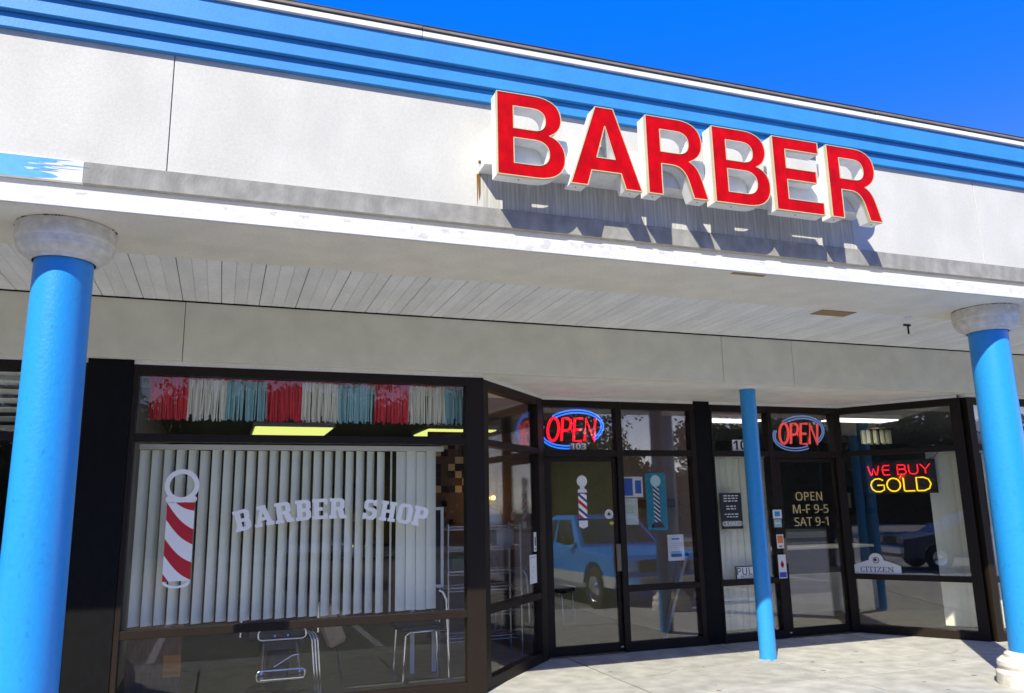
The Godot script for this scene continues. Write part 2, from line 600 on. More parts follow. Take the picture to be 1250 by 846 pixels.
func open_sign(label: String, at: Vector3, red: Material, blue: Material, lit: bool) -> void:
	var o := thing("neon_open_sign", label, "neon sign", at, 0)
	var b := MB.new()
	var x := -0.315
	for c in [["O", 0.135], ["P", 0.11], ["E", 0.10], ["N", 0.12]]:
		neon(b, c[0], Vector3(x, -0.135, 0.0), c[1], 0.26, 0.0165, 0.10)
		x += c[1] + 0.042
	part("word_tube", b, red, o)
	var back := MB.new()
	x = -0.315
	for c in [["O", 0.135], ["P", 0.11], ["E", 0.10], ["N", 0.12]]:
		neon(back, c[0], Vector3(x + 0.004, -0.139, -0.03), c[1], 0.26, 0.024, 0.10)
		x += c[1] + 0.042
	part("word_backing", back, M.black, o)
	for r in [[0.400, 0.222, 0.0], [0.372, 0.190, 0.0]]:
		for span in [[-40.0, 132.0], [164.0, 318.0 - 24.0]]:
			var p := []
			for i in 33:
				var a := deg_to_rad(lerpf(span[0], span[1], i / 32.0))
				p.append(Vector3(cos(a) * r[0] + sin(a) * 0.035, sin(a) * r[1] + cos(a) * 0.028, r[2]))
			var t := MB.new()
			t.tube(p, 0.0085, 8)
			part("oval_tube", t, blue, o)
	for s in [-0.24, 0.26]:
		var w := MB.new()
		w.tube([Vector3(s, 0.18, -0.015), Vector3(s * 1.02, 0.33, -0.03)], 0.003, 6)
		part("hanging_wire", w, M.black, o)
	if lit:
		var l := OmniLight3D.new()
		l.name = "glow"
		l.light_energy = 0.02
		l.light_color = Color(1, 0.2, 0.25)
		l.light_size = 0.02
		l.shadow_enabled = true
		o.add_child(l)
		l.position = Vector3(0, 0, -0.12)

func paper_on_glass(called: String, label: String, category: String, at: Vector3, w: float, h: float, m: Material, marks: Array, group := "") -> Node3D:
	# marks: [x0, y0, x1, y1, material] as fractions of the sheet
	var o := thing(called, label, category, at, 0, group)
	boxed("sheet", Vector3(0, 0, -0.001), Vector3(w, h, 0.001), m, o)
	for k in marks:
		boxed("print", Vector3(k[0] * w, k[1] * h, 0.001), Vector3(k[2] * w, k[3] * h, 0.0016), k[4], o)
	return o

func car(label: String, called: String, at: Vector3, turn: float, paint: Material, lower: Material, d: Dictionary) -> void:
	var o := thing(called, label, d.kind, at, turn, "vehicles in the parking lot")
	var prof: PackedVector2Array = poly(d.body)
	var cut := [prof]
	for wx in d.wheels:
		cut = Geometry2D.clip_polygons(cut[0], circle(V(wx, d.r), d.r + 0.07, 24))
	var bodyp: PackedVector2Array = MB.ccw(cut[0])
	var b := MB.new()
	var hw: float = d.half
	b.prism(bodyp, [], -hw + 0.05, hw - 0.05)
	var ins: Array = Geometry2D.offset_polygon(bodyp, -0.03)
	for s in [-1.0, 1.0]:
		b.face(ins[0], [], s * hw, s)
		b.walls(ins[0], s * (hw - 0.06), s * hw)
	var body := part("body", b, paint, o)
	var low := Geometry2D.intersect_polygons(bodyp, poly([-4, 0, 4, 0, 4, d.sill, -4, d.sill]))
	var lb := MB.new()
	for q in low:
		for s in [-1.0, 1.0]:
			lb.prism(q, [], s * (hw + 0.004) - 0.004, s * (hw + 0.004) + 0.004)
	part("lower_panel", lb, lower, o)
	# cabin: bottom x0..x1, top x2..x3
	var c: Array = d.cab
	var y0: float = c[4]
	var y1: float = c[5]
	var wb := hw - 0.07
	var wt := hw - 0.25
	var P := [Vector3(c[0], y0, -wb), Vector3(c[1], y0, -wb), Vector3(c[1], y0, wb), Vector3(c[0], y0, wb), Vector3(c[2], y1, -wt), Vector3(c[3], y1, -wt), Vector3(c[3], y1, wt), Vector3(c[2], y1, wt)]
	var cb := MB.new()
	var mid: Vector3 = (P[0] + P[6]) / 2
	for f in [[0, 1, 5, 4], [1, 2, 6, 5], [2, 3, 7, 6], [3, 0, 4, 7], [4, 5, 6, 7]]:
		cb.quad(P[f[0]], P[f[1]], P[f[2]], P[f[3]], (P[f[0]] + P[f[2]]) / 2 - mid)
	var rp := MB.new()
	rp.box(Vector3(c[2] + 0.03, y1 - 0.01, -wt + 0.03), Vector3(c[3] - 0.03, y1 + 0.025, wt - 0.03), 0.02)
	part("cabin", cb, paint, o)
	part("roof", rp, paint, o)
	var glass_of := func(nm: String, a: Vector3, e: Vector3, f: Vector3, g: Vector3, u0: float, u1: float) -> void:
		var q := MB.new()
		var nn := (e - a).cross(g - a).normalized()
		if nn.dot((a + f) / 2 - mid) < 0:
			nn = -nn
		var at2 := func(u: float, v: float) -> Vector3: return a.lerp(e, u).lerp(g.lerp(f, u), v) + nn * 0.006
		q.quad(at2.call(u0, 0.12), at2.call(u1, 0.12), at2.call(u1, 0.9), at2.call(u0, 0.9), nn)
		part(nm, q, M.car_glass, o)
	for s in d.side_glass:
		glass_of.call("side_window", P[3], P[2], P[6], P[7], s[0], s[1])
		glass_of.call("side_window", P[0], P[1], P[5], P[4], s[0], s[1])
	glass_of.call("windshield", P[1], P[2], P[6], P[5], 0.05, 0.95)
	glass_of.call("rear_window", P[0], P[3], P[7], P[4], 0.08, 0.92)
	for wx in d.wheels:
		for s in [-1.0, 1.0]:
			var ty := MB.new()
			ty.t = Transform3D(Basis(Vector3.RIGHT, PI / 2 * s), Vector3.ZERO)
			var r: float = d.r
			ty.lathe([V(r * 0.6, -0.1), V(r * 0.93, -0.1), V(r, -0.07), V(r, 0.07), V(r * 0.93, 0.1), V(r * 0.6, 0.1)], 28)
			var w := part("wheel", ty, M.tyre, o)
			w.position = Vector3(wx, r, s * (hw - 0.10))
			var rm := MB.new()
			rm.t = Transform3D(Basis(Vector3.RIGHT, PI / 2 * s), Vector3.ZERO)
			rm.lathe([V(r * 0.62, 0.09), V(r * 0.58, 0.075), V(r * 0.3, 0.06), V(r * 0.2, 0.085), V(0.0, 0.09)], 20)
			part("rim", rm, M.chrome, w)
	var nose: float = d.nose
	boxed("bumper", Vector3(nose - 0.06, 0.42, -hw + 0.04), Vector3(nose + 0.08, 0.60, hw - 0.04), M.chrome, o, 0.02)
	boxed("grille", Vector3(nose - 0.03, 0.66, -hw * 0.5), Vector3(nose + 0.035, 0.86, hw * 0.5), M.black, o, 0.01)
	for s in [-1.0, 1.0]:
		boxed("headlight", Vector3(nose - 0.03, 0.67, s * hw * 0.55), Vector3(nose + 0.04, 0.85, s * hw * 0.88), M.headlight, o, 0.015)
		boxed("mirror", Vector3(c[1] - 0.42, y0 + 0.05, s * (wb + 0.03)), Vector3(c[1] - 0.30, y0 + 0.2, s * (wb + 0.2)), M.black, o, 0.02)
	boxed("rear_bumper", Vector3(d.tail - 0.06, 0.42, -hw + 0.06), Vector3(d.tail + 0.05, 0.58, hw - 0.06), M.chrome, o, 0.02)

func tree(label: String, at: Vector3, h: float, r: float, sd: int) -> void:
	rng.seed = sd
	var o := thing("street_tree", label, "tree", at, 0, "trees across the road")
	var tb := MB.new()
	var lean := Vector3(rng.randf_range(-0.3, 0.3), 0, rng.randf_range(-0.3, 0.3))
	for i in 6:
		tb.tube([lean * i / 6.0 + Vector3(0, h * 0.5 * i / 6.0, 0), lean * (i + 1) / 6.0 + Vector3(0, h * 0.5 * (i + 1) / 6.0, 0)], 0.26 - 0.03 * i, 9)
	var clumps := []
	for i in 16:
		var a := rng.randf_range(0, TAU)
		var q := Vector3(cos(a) * r * rng.randf_range(0.2, 0.85), h * rng.randf_range(0.38, 0.92), sin(a) * r * rng.randf_range(0.2, 0.85))
		clumps.append(q)
		tb.tube([lean + Vector3(0, h * 0.38, 0), (lean + Vector3(0, h * 0.38, 0)).lerp(q, 0.5) + Vector3(0, 0.2, 0), q], 0.05, 5)
	part("trunk", tb, M.bark, o)
	var mm := MultiMesh.new()
	mm.transform_format = MultiMesh.TRANSFORM_3D
	var lf := MB.new()
	for k in 6:
		var c := Vector3(rng.randf_range(-0.2, 0.2), rng.randf_range(-0.2, 0.2), rng.randf_range(-0.2, 0.2))
		var u := Vector3(rng.randf_range(-1, 1), rng.randf_range(-1, 1), rng.randf_range(-1, 1)).normalized() * 0.14
		var w := u.cross(Vector3(rng.randf_range(-1, 1), rng.randf_range(-1, 1), rng.randf_range(-1, 1))).normalized() * 0.07
		lf.quad(c - u, c + w, c + u, c - w)
	mm.mesh = lf.mesh()
	mm.instance_count = 1500
	for i in 1500:
		var c: Vector3 = clumps[rng.randi() % clumps.size()]
		var p := Vector3(rng.randfn(), rng.randfn() * 0.7, rng.randfn()) * r * 0.24
		mm.set_instance_transform(i, Transform3D(Basis.from_euler(Vector3(rng.randf() * TAU, rng.randf() * TAU, 0)), c + p))
	var mi := MultiMeshInstance3D.new()
	mi.multimesh = mm
	mi.material_override = M.leaf
	mi.name = "crown"
	mi.set_meta("kind", "stuff")
	o.add_child(mi)

func materials() -> void:
	noise("fine", 0.06, 0.92, 1.0, 4, 512, 0.15)
	noise("grain", 0.22, 0.84, 1.0, 3, 512, 0.1)
	noise("blotch", 0.012, 0.91, 1.0, 5, 512, 0.2)
	noise("dirt", 0.02, 0.68, 1.0, 6, 512, 0.12)
	noise("speck", 0.30, 0.55, 1.0, 2, 512, 0.02)
	noise("streak", 0.05, 0.62, 1.0, 4, 512, 0.15)
	noise("sand", 0.42, 0.72, 1.0, 2, 512, 0.1)
	noise("chips", 0.035, 0.80, 1.0, 5, 512, 0.0)
	(tex.chips.color_ramp as Gradient).offsets = PackedFloat32Array([0.13, 0.17])
	noise("relief", 0.12, 0.0, 1.0, 4, 512, 0.1)
	noise("smooth_relief", 0.02, 0.0, 1.0, 3, 512, 0.1)
	M.wall = worn(Color(.575, .568, .535), .85, "fine", Vector3(1.1, 1.1, 1.1), "relief", 0.07, "blotch", Vector3(.35, .22, .35))
	M.wall_streak = worn(Color(.60, .592, .56), .85, "streak", Vector3(1.6, .06, 1.6), "relief", 0.07, "blotch", Vector3(.35, .22, .35))
	M.ledge = worn(Color(.33, .326, .31), .9, "dirt", Vector3(.8, .5, .8), "relief", 0.12, "grain", Vector3(2, 2, 2))
	M.lip = worn(Color(.68, .672, .64), .7, "fine", Vector3(.8, 1, .8), "smooth_relief", 0.2, "blotch", Vector3(.7, 1.4, .7))
	M.beam = worn(Color(.84, .79, .67), .85, "fine", Vector3(1, 1, 1), "relief", 0.06, "blotch", Vector3(.4, .4, .4))
	M.boards = []
	for k in 3:
		M.boards.append(worn(Color(.93, .925, .89) * (1.0 - 0.035 * k), .6, "fine", Vector3(1.0, 1, .4), "", 0, "blotch", Vector3(.9, .9, .3)))
	M.header = worn(Color(.90, .86, .69), .9, "blotch", Vector3(.5, .5, .5), "relief", 0.2, "sand", Vector3(1.1, 1.1, 1.1))
	M.recess = worn(Color(.92, .89, .80), .85, "fine", Vector3(1, 1, 1), "", 0, "blotch", Vector3(.5, .5, .5))
	M.cornice = worn(Color(.034, .255, .62), .55, "fine", Vector3(.9, .9, .9), "relief", 0.05, "blotch", Vector3(.5, .3, .5))
	M.drip = worn(Color(.72, .71, .70), .5, "fine", Vector3(.5, 1, .5))
	M.coping = worn(Color(.22, .20, .18), .6, "dirt", Vector3(.6, 2, .6))
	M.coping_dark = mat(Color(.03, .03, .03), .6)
	M.column_blue = worn(Color(.018, .285, .72), .36, "fine", Vector3(.8, .5, .8), "relief", 0.10, "chips", Vector3(.55, .4, .55))
	M.pole_blue = worn(Color(.03, .30, .70), .35, "fine", Vector3(1.4, .7, 1.4), "relief", 0.03, "chips", Vector3(.9, .5, .9))
	M.capital = worn(Color(.86, .82, .73), .7, "fine", Vector3(2, 2, 2), "relief", 0.1, "dirt", Vector3(1.3, 1.3, 1.3))
	M.grime = mat(Color(.05, .03, .015), .95)
	M.patch_blue = worn(Color(.07, .34, .78), .6, "blotch", Vector3(3, 3, 3))
	M.patch_white = worn(Color(.60, .63, .66), .8, "blotch", Vector3(2, 2, 2))
	M.chip = worn(Color(.42, .41, .41), .9, "blotch", Vector3(4, 4, 4))
	M.chip_lip = worn(Color(.56, .55, .54), .9, "blotch", Vector3(4, 4, 4))
	M.gum = [mat(Color(.16, .15, .14), .9), mat(Color(.30, .285, .26), .9)]
	M.rust = worn(Color(.22, .11, .03), .95, "dirt", Vector3(5, 1, 5))
	M.frame = worn(Color(.024, .017, .012), .5, "blotch", Vector3(2, .7, 2), "", 0, "speck", Vector3(.9, .9, .9))
	M.frame.metallic_specular = 0.3
	M.pilaster = worn(Color(.009, .009, .010), .6, "dirt", Vector3(1.5, .8, 1.5), "", 0, "speck", Vector3(.7, .7, .7))
	M.pilaster.metallic_specular = 0.25
	M.bronze = mat(Color(.20, .16, .11), .4, .7)
	M.glass = mat(Color(.02, .03, .03), .0)
	M.glass.albedo_color.a = 0.012
	M.glass.transparency = BaseMaterial3D.TRANSPARENCY_ALPHA
	M.glass.metallic_specular = 1.0
	M.glass_plain = M.glass.duplicate()
	M.glass_plain.metallic_specular = 0.42
	M.letter_red = worn(Color(.58, .001, .003), .45, "blotch", Vector3(2.2, 2.2, 2.2), "", 0, "dirt", Vector3(.8, .5, .8))
	M.letter_red.metallic_specular = 0.25
	M.letter_return = worn(Color(.76, .77, .77), .45, "fine", Vector3(2, 2, 2), "", 0, "blotch", Vector3(2, .8, 2))
	M.letter_trim = mat(Color(.52, .47, .28), .4)
	M.black = mat(Color(.010, .010, .011), .5)
	M.paper = mat(Color(.72, .73, .72), .8)
	M.paper_green = mat(Color(.58, .66, .55), .8)
	M.decal_white = mat(Color(.88, .87, .80), .6)
	M.decal_red = mat(Color(.52, .008, .02), .5)
	M.decal_navy = mat(Color(.02, .03, .22), .5)
	M.gold = mat(Color(.62, .50, .22), .45)
	M.rail_white = mat(Color(.72, .73, .70), .5)
	M.slats = []
	for k in 3:
		var s := worn(Color(.95, .965, .74) * (1.0 - .04 * k), .7, "grain", Vector3(5, 1, 5))
		s.backlight_enabled = true
		s.backlight = Color(.25, .25, .22)
		M.slats.append(s)
	M.fringe = [mat(Color(.72, .025, .022), .38, .1), mat(Color(.86, .84, .62), .45, .05), mat(Color(.30, .56, .52), .4, .1)]
	M.chrome = mat(Color(.80, .82, .84), .16, 1.0)
	M.wire = mat(Color(.62, .64, .66), .25, .8)
	M.wood = worn(Color(.24, .13, .06), .6, "dirt", Vector3(4, .6, 4))
	M.wood_light = worn(Color(.42, .26, .12), .6, "dirt", Vector3(4, .6, 4))
	M.tan = worn(Color(.50, .40, .27), .8, "blotch", Vector3(3, 3, 3))
	M.vinyl_black = mat(Color(.016, .016, .018), .4)
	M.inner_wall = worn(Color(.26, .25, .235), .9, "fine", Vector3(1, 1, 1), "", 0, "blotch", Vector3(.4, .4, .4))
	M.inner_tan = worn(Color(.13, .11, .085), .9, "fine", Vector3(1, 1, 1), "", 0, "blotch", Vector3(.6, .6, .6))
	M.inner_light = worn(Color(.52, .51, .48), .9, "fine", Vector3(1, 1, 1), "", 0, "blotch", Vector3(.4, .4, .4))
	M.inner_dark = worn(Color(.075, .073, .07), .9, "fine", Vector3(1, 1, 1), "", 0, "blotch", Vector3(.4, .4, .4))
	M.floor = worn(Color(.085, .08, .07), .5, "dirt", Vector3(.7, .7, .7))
	M.concrete = []
	for k in 3:
		M.concrete.append(worn(Color(.54, .53, .485) * (1.0 - .05 * k), .9, "dirt", Vector3(.35, .35, .35), "relief", .15, "grain", Vector3(1.4, 1.4, 1.4)))
	M.grime_joint = worn(Color(.14, .13, .115), .95, "dirt", Vector3(2, 2, 2))
	M.asphalt = worn(Color(.23, .226, .215), .95, "dirt", Vector3(.15, .15, .15), "relief", .4, "grain", Vector3(1.2, 1.2, 1.2))
	M.line_paint = worn(Color(.72, .72, .68), .8, "dirt", Vector3(.9, .9, .9))
	M.grass = worn(Color(.06, .085, .03), .95, "dirt", Vector3(.2, .2, .2), "relief", 1.5, "grain", Vector3(1, 1, 1))
	M.car_glass = mat(Color(.012, .014, .016), .05)
	M.tyre = mat(Color(.015, .015, .015), .85)
	M.headlight = mat(Color(.6, .6, .58), .1, .5)
	M.bark = worn(Color(.12, .085, .055), .95, "dirt", Vector3(2, .5, 2))
	M.leaf = mat(Color(.035, .05, .018), .7)
	M.leaf.backlight_enabled = true
	M.leaf.backlight = Color(.08, .12, .04)
	M.truck_blue = mat(Color(.015, .27, .78), .3)
	M.truck_grey = mat(Color(.55, .57, .58), .3)
	M.silver = mat(Color(.55, .57, .60), .25, .4)
	M.dark_blue = mat(Color(.03, .035, .06), .2, .2)
	M.white_car = mat(Color(.75, .76, .77), .25)

func building() -> void:
	var b := thing("strip_mall_building", "white strip mall with stepped blue cornice and deep shaded walkway", "building", Vector3.ZERO)
	var x0 := -7.0
	var x1 := 17.0
	# shell
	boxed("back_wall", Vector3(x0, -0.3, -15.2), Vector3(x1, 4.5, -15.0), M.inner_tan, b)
	boxed("side_wall", Vector3(x0 - 0.2, -0.3, -15.2), Vector3(x0, 4.5, -6.9), M.inner_wall, b)
	boxed("side_wall", Vector3(x1, -0.3, -15.2), Vector3(x1 + 0.2, 4.5, -6.9), M.inner_wall, b)
	boxed("roof_deck", Vector3(x0 - 0.2, 4.5, -15.2), Vector3(x1 + 0.2, 4.6, -5.31), M.coping, b)
	boxed("parapet_core", Vector3(x0, 3.42, -5.30), Vector3(x1, 4.86, -5.172), M.ledge, b)
	# fascia panels
	var jx := [x0, -0.42, 6.39, x1]
	for i in 3:
		boxed("fascia_panel", Vector3(jx[i] + 0.0025, 3.506, -5.17), Vector3(jx[i + 1] - 0.0025, 4.46, -5.09), M.wall, b, 0.003)
	boxed("fascia_base", Vector3(x0, 3.40, -5.17), Vector3(x1, 3.505, -5.0895), M.wall, b)
	# cornice
	boxed("cornice_band", Vector3(x0, 4.447, -5.171), Vector3(x1, 4.545, -5.055), M.cornice, b, 0.004)
	boxed("cornice_band", Vector3(x0, 4.547, -5.171), Vector3(x1, 4.664, -5.020), M.cornice, b, 0.004)
	boxed("cornice_band", Vector3(x0, 4.666, -5.171), Vector3(x1, 4.823, -4.985), M.cornice, b, 0.004)
	var dj := [x0, -2.86, 1.172, 5.203, 9.23, 13.26, x1]
	for i in 6:
		boxed("drip_edge", Vector3(dj[i] + 0.002, 4.825, -5.2), Vector3(dj[i + 1] - 0.002, 4.866, -4.965 + 0.002 * (i % 2)), M.drip, b, 0.003)
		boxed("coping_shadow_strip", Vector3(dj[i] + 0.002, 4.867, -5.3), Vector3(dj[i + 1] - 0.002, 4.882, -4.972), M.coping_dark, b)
		boxed("coping", Vector3(dj[i] + 0.002, 4.883, -5.35), Vector3(dj[i + 1] - 0.002, 4.906, -4.964 + 0.002 * (i % 2)), M.coping, b, 0.003)
		boxed("coping_cap", Vector3(dj[i] + 0.002, 4.907, -5.35), Vector3(dj[i + 1] - 0.002, 4.914, -4.960), M.coping_dark, b)
	# ledge
	boxed("ledge", Vector3(-0.87, 3.508, -5.0885), Vector3(x1, 3.646, -5.06), M.ledge, b, 0.003)
	boxed("painted_ledge", Vector3(x0, 3.508, -5.0885), Vector3(-0.871, 3.646, -5.06), M.patch_white, b, 0.003)
	rng.seed = 5
	var jag := PackedVector2Array([V(x0 + 0.1, 3.511), V(-1.15, 3.511)])
	var yy := 3.511
	while yy < 3.625:
		yy += rng.randf_range(0.006, 0.016)
		jag.append(V(-1.0 + rng.randf_range(-0.12, 0.03) - 0.5 * absf(yy - 3.59), yy))
	jag.append(V(-0.93, 3.641))
	jag.append(V(x0 + 0.1, 3.643))
	var jb := MB.new()
	jb.prism(jag, [], -5.0595, -5.0585)
	part("painted_patch", jb, M.patch_blue, b)
	for k in 16:
		var by := rng.randf_range(3.515, 3.64)
		var bx := rng.randf_range(-1.22, -0.98)
		var bl := rng.randf_range(0.05, 0.16)
		var bh := rng.randf_range(0.0015, 0.005)
		var q := MB.new()
		q.prism(PackedVector2Array([V(bx, by - bh), V(bx + bl * 0.6, by - bh * 0.7), V(bx + bl, by), V(bx + bl * 0.5, by + bh), V(bx, by + bh * 0.8)]), [], -5.0585, -5.0580 + 0.00002 * k)
		part("brush_mark", q, M.patch_blue if k % 3 else M.patch_white, b)
	# canopy
	boxed("canopy_lip", Vector3(x0, 3.311, -4.975), Vector3(x1, 3.417, -4.953), M.lip, b, 0.006)
	boxed("canopy_beam", Vector3(x0, 3.313, -5.775), Vector3(x1, 3.412, -4.976), M.beam, b, 0.003)
	# chipped paint on the lip, flakes and stains
	rng.seed = 9
	for k in 24:
		var cx := rng.randf_range(-0.9, 8.0)
		if k < 12:
			cx = 1.9 + rng.randfn() * 0.55
		var w := rng.randf_range(0.010, 0.05)
		var cy := 3.409 if rng.randf() < 0.75 else rng.randf_range(3.335, 3.40)
		var p := PackedVector2Array()
		for j in 16:
			var a := TAU * j / 16
			var rr := rng.randf_range(0.25, 1.0)
			p.append(V(cx + cos(a) * w * rr, clampf(cy + sin(a) * 0.030 * rr, 3.318, 3.410)))
		var c := MB.new()
		c.prism(p, [], -4.9525, -4.9520 + 0.00001 * k)
		part("paint_chip", c, M.chip_lip, b)
	for st in [[1.615, 3.900, 3.70, 0.012], [1.64, 3.905, 3.78, 0.006], [1.60, 3.90, 3.66, 0.005]]:
		var q := MB.new()
		q.prism(PackedVector2Array([V(st[0] - st[3], st[1]), V(st[0] - st[3] * 0.5, st[2] + 0.04), V(st[0], st[2]), V(st[0] + st[3] * 0.7, st[2] + 0.05), V(st[0] + st[3], st[1])]), [], -5.0895, -5.0888)
		part("rust_streak", q, M.rust, b)
	boxed("rain_streaks", Vector3(1.625, 3.6475, -5.0892), Vector3(4.93, 3.9055, -5.0884), M.wall_streak, b)
	# soffit boards: three to a panel
	var bm := MB.new()
	bm.box(Vector3(0, 0, -0.604), Vector3(0.0980, 0.012, 0.604), 0.003)
	var bmesh := bm.mesh()
	boxed("soffit_backing", Vector3(x0, 3.325, -6.998), Vector3(x1, 3.34, -5.776), M.black, b)
	var k := 0
	var xx := -0.685 - 0.3025 * 7
	while xx < 10.2:
		for j in 3:
			var o := part_mesh("soffit_board", bmesh, M.boards[(k * 7 + j * 2) % 3], b)
			o.position = Vector3(xx + 0.0035 + j * 0.0996, 3.3145 + (0.0008 if j == 1 else 0.0), -6.382)
		k += 1
		xx += 0.3025
	boxed("soffit_patch", Vector3(5.14, 3.309, -5.95), Vector3(5.53, 3.3135, -5.777), M.wood_light, b)
	boxed("soffit_stain", Vector3(3.62, 3.3115, -5.03), Vector3(3.92, 3.3128, -4.98), M.wood_light, b)
	# header
	var hx := [x0, -0.359, 4.864, 5.756, 9.4, x1]
	for i in 5:
		boxed("header_panel", Vector3(hx[i] + 0.0025, 2.812, -7.10), Vector3(hx[i + 1] - 0.0025, 3.306, -7.0), M.header, b, 0.002)
	boxed("header_core", Vector3(x0, 2.90, -7.2), Vector3(x1, 4.5, -7.102), M.black, b)
	boxed("recess_ceiling", Vector3(x0, 2.813, -8.6), Vector3(x1, 2.895, -7.103), M.recess, b)
	boxed("interior_ceiling", Vector3(x0, 2.813, -15.0), Vector3(x1, 2.895, -8.601), M.inner_wall, b)
	# black pilasters
	boxed("pilaster", Vector3(-1.055, 0.0, -7.18), Vector3(-0.722, 2.812, -7.06), M.pilaster, b, 0.004)
	boxed("pilaster", Vector3(5.332, 0.0, -8.46), Vector3(5.558, 2.812, -8.35), M.pilaster, b, 0.004)
	# partitions
	boxed("partition_wall", Vector3(5.40, 0.0, -15.0), Vector3(5.50, 2.812, -8.47), M.inner_light, b)
	boxed("partition_wall", Vector3(-0.95, 0.0, -15.0), Vector3(-0.82, 2.812, -7.19), M.inner_light, b)
	# lighter room behind the second shop, dark behind the barber's
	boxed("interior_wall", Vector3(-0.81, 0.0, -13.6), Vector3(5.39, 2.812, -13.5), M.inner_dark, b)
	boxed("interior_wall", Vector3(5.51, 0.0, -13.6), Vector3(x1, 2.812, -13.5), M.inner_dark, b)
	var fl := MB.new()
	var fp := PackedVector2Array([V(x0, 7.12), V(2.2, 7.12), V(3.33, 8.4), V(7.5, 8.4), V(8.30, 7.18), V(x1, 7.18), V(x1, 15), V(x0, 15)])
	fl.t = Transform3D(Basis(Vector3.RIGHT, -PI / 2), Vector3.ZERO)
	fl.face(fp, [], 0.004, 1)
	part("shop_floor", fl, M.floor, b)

func storefronts() -> void:
	var a := thing("storefront_window", "storefront window left of the black pilaster, partly behind the blue column", "window", Vector3(-6.9, 0, -7.12))
	glazing(a, [[0, 0.06], [2.9, 2.95], [5.79, 5.845]], ROWS, [], true)
	boxed("head_filler", Vector3(0, 2.776, -0.05), Vector3(5.84, 2.8118, 0.05), M.recess, a)
	a = thing("display_window", "wide barber shop display window with vertical blinds behind the glass", "window", Vector3(-0.72, 0, -7.12))
	glazing(a, [[0, 0.04], [2.81, 2.98]], ROWS, [], true)
	boxed("head_filler", Vector3(0, 2.776, -0.05), Vector3(2.98, 2.8118, 0.05), M.recess, a)
	# angled side window into the recess
	var p := Vector3(2.235, 0, -7.17)
	var q := Vector3(3.345, 0, -8.385)
	var d := q - p
	a = thing("angled_window", "narrow angled window between the display window and the barber door", "window", p, atan2(-d.z, d.x))
	glazing(a, [[0.0, 0.11], [1.42, d.length() - 0.06]], ROWS, [], true)
	boxed("head_filler", Vector3(0, 2.776, -0.05), Vector3(d.length(), 2.8118, 0.05), M.recess, a)
	a = thing("barber_entrance", "barber shop glass entrance with door, transom and sidelight under lit sign", "storefront", Vector3(0, 0, -8.4))
	glazing(a, [[3.325, 3.372], [4.275, 4.35], [5.27, 5.331]], ROWS, [0])
	boxed("head_filler", Vector3(3.33, 2.776, -0.05), Vector3(5.33, 2.8118, 0.05), M.recess, a)
	door(a, 3.376, 4.271, 0.085, 0.04, 0.0, false)
	a = thing("second_shop_entrance", "dark framed entrance with gold opening hours on the door", "storefront", Vector3(0, 0, -8.4))
	glazing(a, [[5.56, 5.585], [6.385, 6.45], [7.40, 7.52]], ROWS, [1])
	boxed("head_filler", Vector3(5.56, 2.776, -0.05), Vector3(7.52, 2.8118, 0.05), M.recess, a)
	door(a, 6.454, 7.396, 0.10, 0.03, 0.0, true)
	p = Vector3(7.50, 0, -8.42)
	q = Vector3(8.28, 0, -7.20)
	d = q - p
	a = thing("bay_window", "angled bay window with the red and yellow neon sign inside", "window", p, atan2(-d.z, d.x))
	glazing(a, [[0.0, 0.055], [d.length() - 0.085, d.length() + 0.03]], ROWS)
	boxed("head_filler", Vector3(0, 2.776, -0.05), Vector3(d.length(), 2.8118, 0.05), M.recess, a)
	a = thing("storefront_window", "storefront window at the far right beside the blue column", "window", Vector3(8.30, 0, -7.15))
	glazing(a, [[0.0, 0.10], [2.2, 2.27], [4.4, 4.47], [6.6, 6.67], [8.8, 8.87]], ROWS)
	boxed("head_filler", Vector3(0, 2.776, -0.05), Vector3(8.87, 2.8118, 0.05), M.recess, a)

func fringe_garland() -> void:
	var o := thing("fringe_garland", "red, cream and teal metallic fringe garland hanging in the transom window", "garland", Vector3(0, 2.705, -7.24))
	var xs := [-0.60, -0.305, 0.0, 0.332, 0.63, 0.945, 1.276, 1.60, 1.922, 2.10]
	rng.seed = 77
	boxed("cord", Vector3(-0.60, -0.012, -0.003), Vector3(2.10, 0.0, 0.003), M.fringe[0], o)
	for i in 9:
		var b := MB.new()
		var x: float = xs[i]
		while x < xs[i + 1]:
			var w := rng.randf_range(0.004, 0.008)
			var l := rng.randf_range(0.335, 0.365) * (0.86 if rng.randf() < 0.08 else 1.0)
			var z := rng.randf_range(-0.02, 0.02)
			var dx := rng.randf_range(-0.012, 0.012)
			var tw := rng.randf_range(-0.7, 0.7)
			var s := Vector3(cos(tw) * w, 0, sin(tw) * w)
			var p0 := Vector3(x, -0.005, z * 0.3)
			var p1 := Vector3(x + dx * 0.4, -l * 0.5, z)
			var p2 := Vector3(x + dx, -l, z * 1.3)
			b.quad(p0 - s, p0 + s, p1 + s.rotated(Vector3.UP, tw), p1 - s.rotated(Vector3.UP, tw))
			b.quad(p1 - s.rotated(Vector3.UP, tw), p1 + s.rotated(Vector3.UP, tw), p2 + s, p2 - s)
			x += rng.randf_range(0.003, 0.009) + (rng.randf_range(0.006, 0.016) if rng.randf() < 0.06 else 0.0)
		var r := part("fringe", b, M.fringe[i % 3], o)
		r.set_meta("label", ["red", "cream", "teal"][i % 3] + " metallic fringe strip")

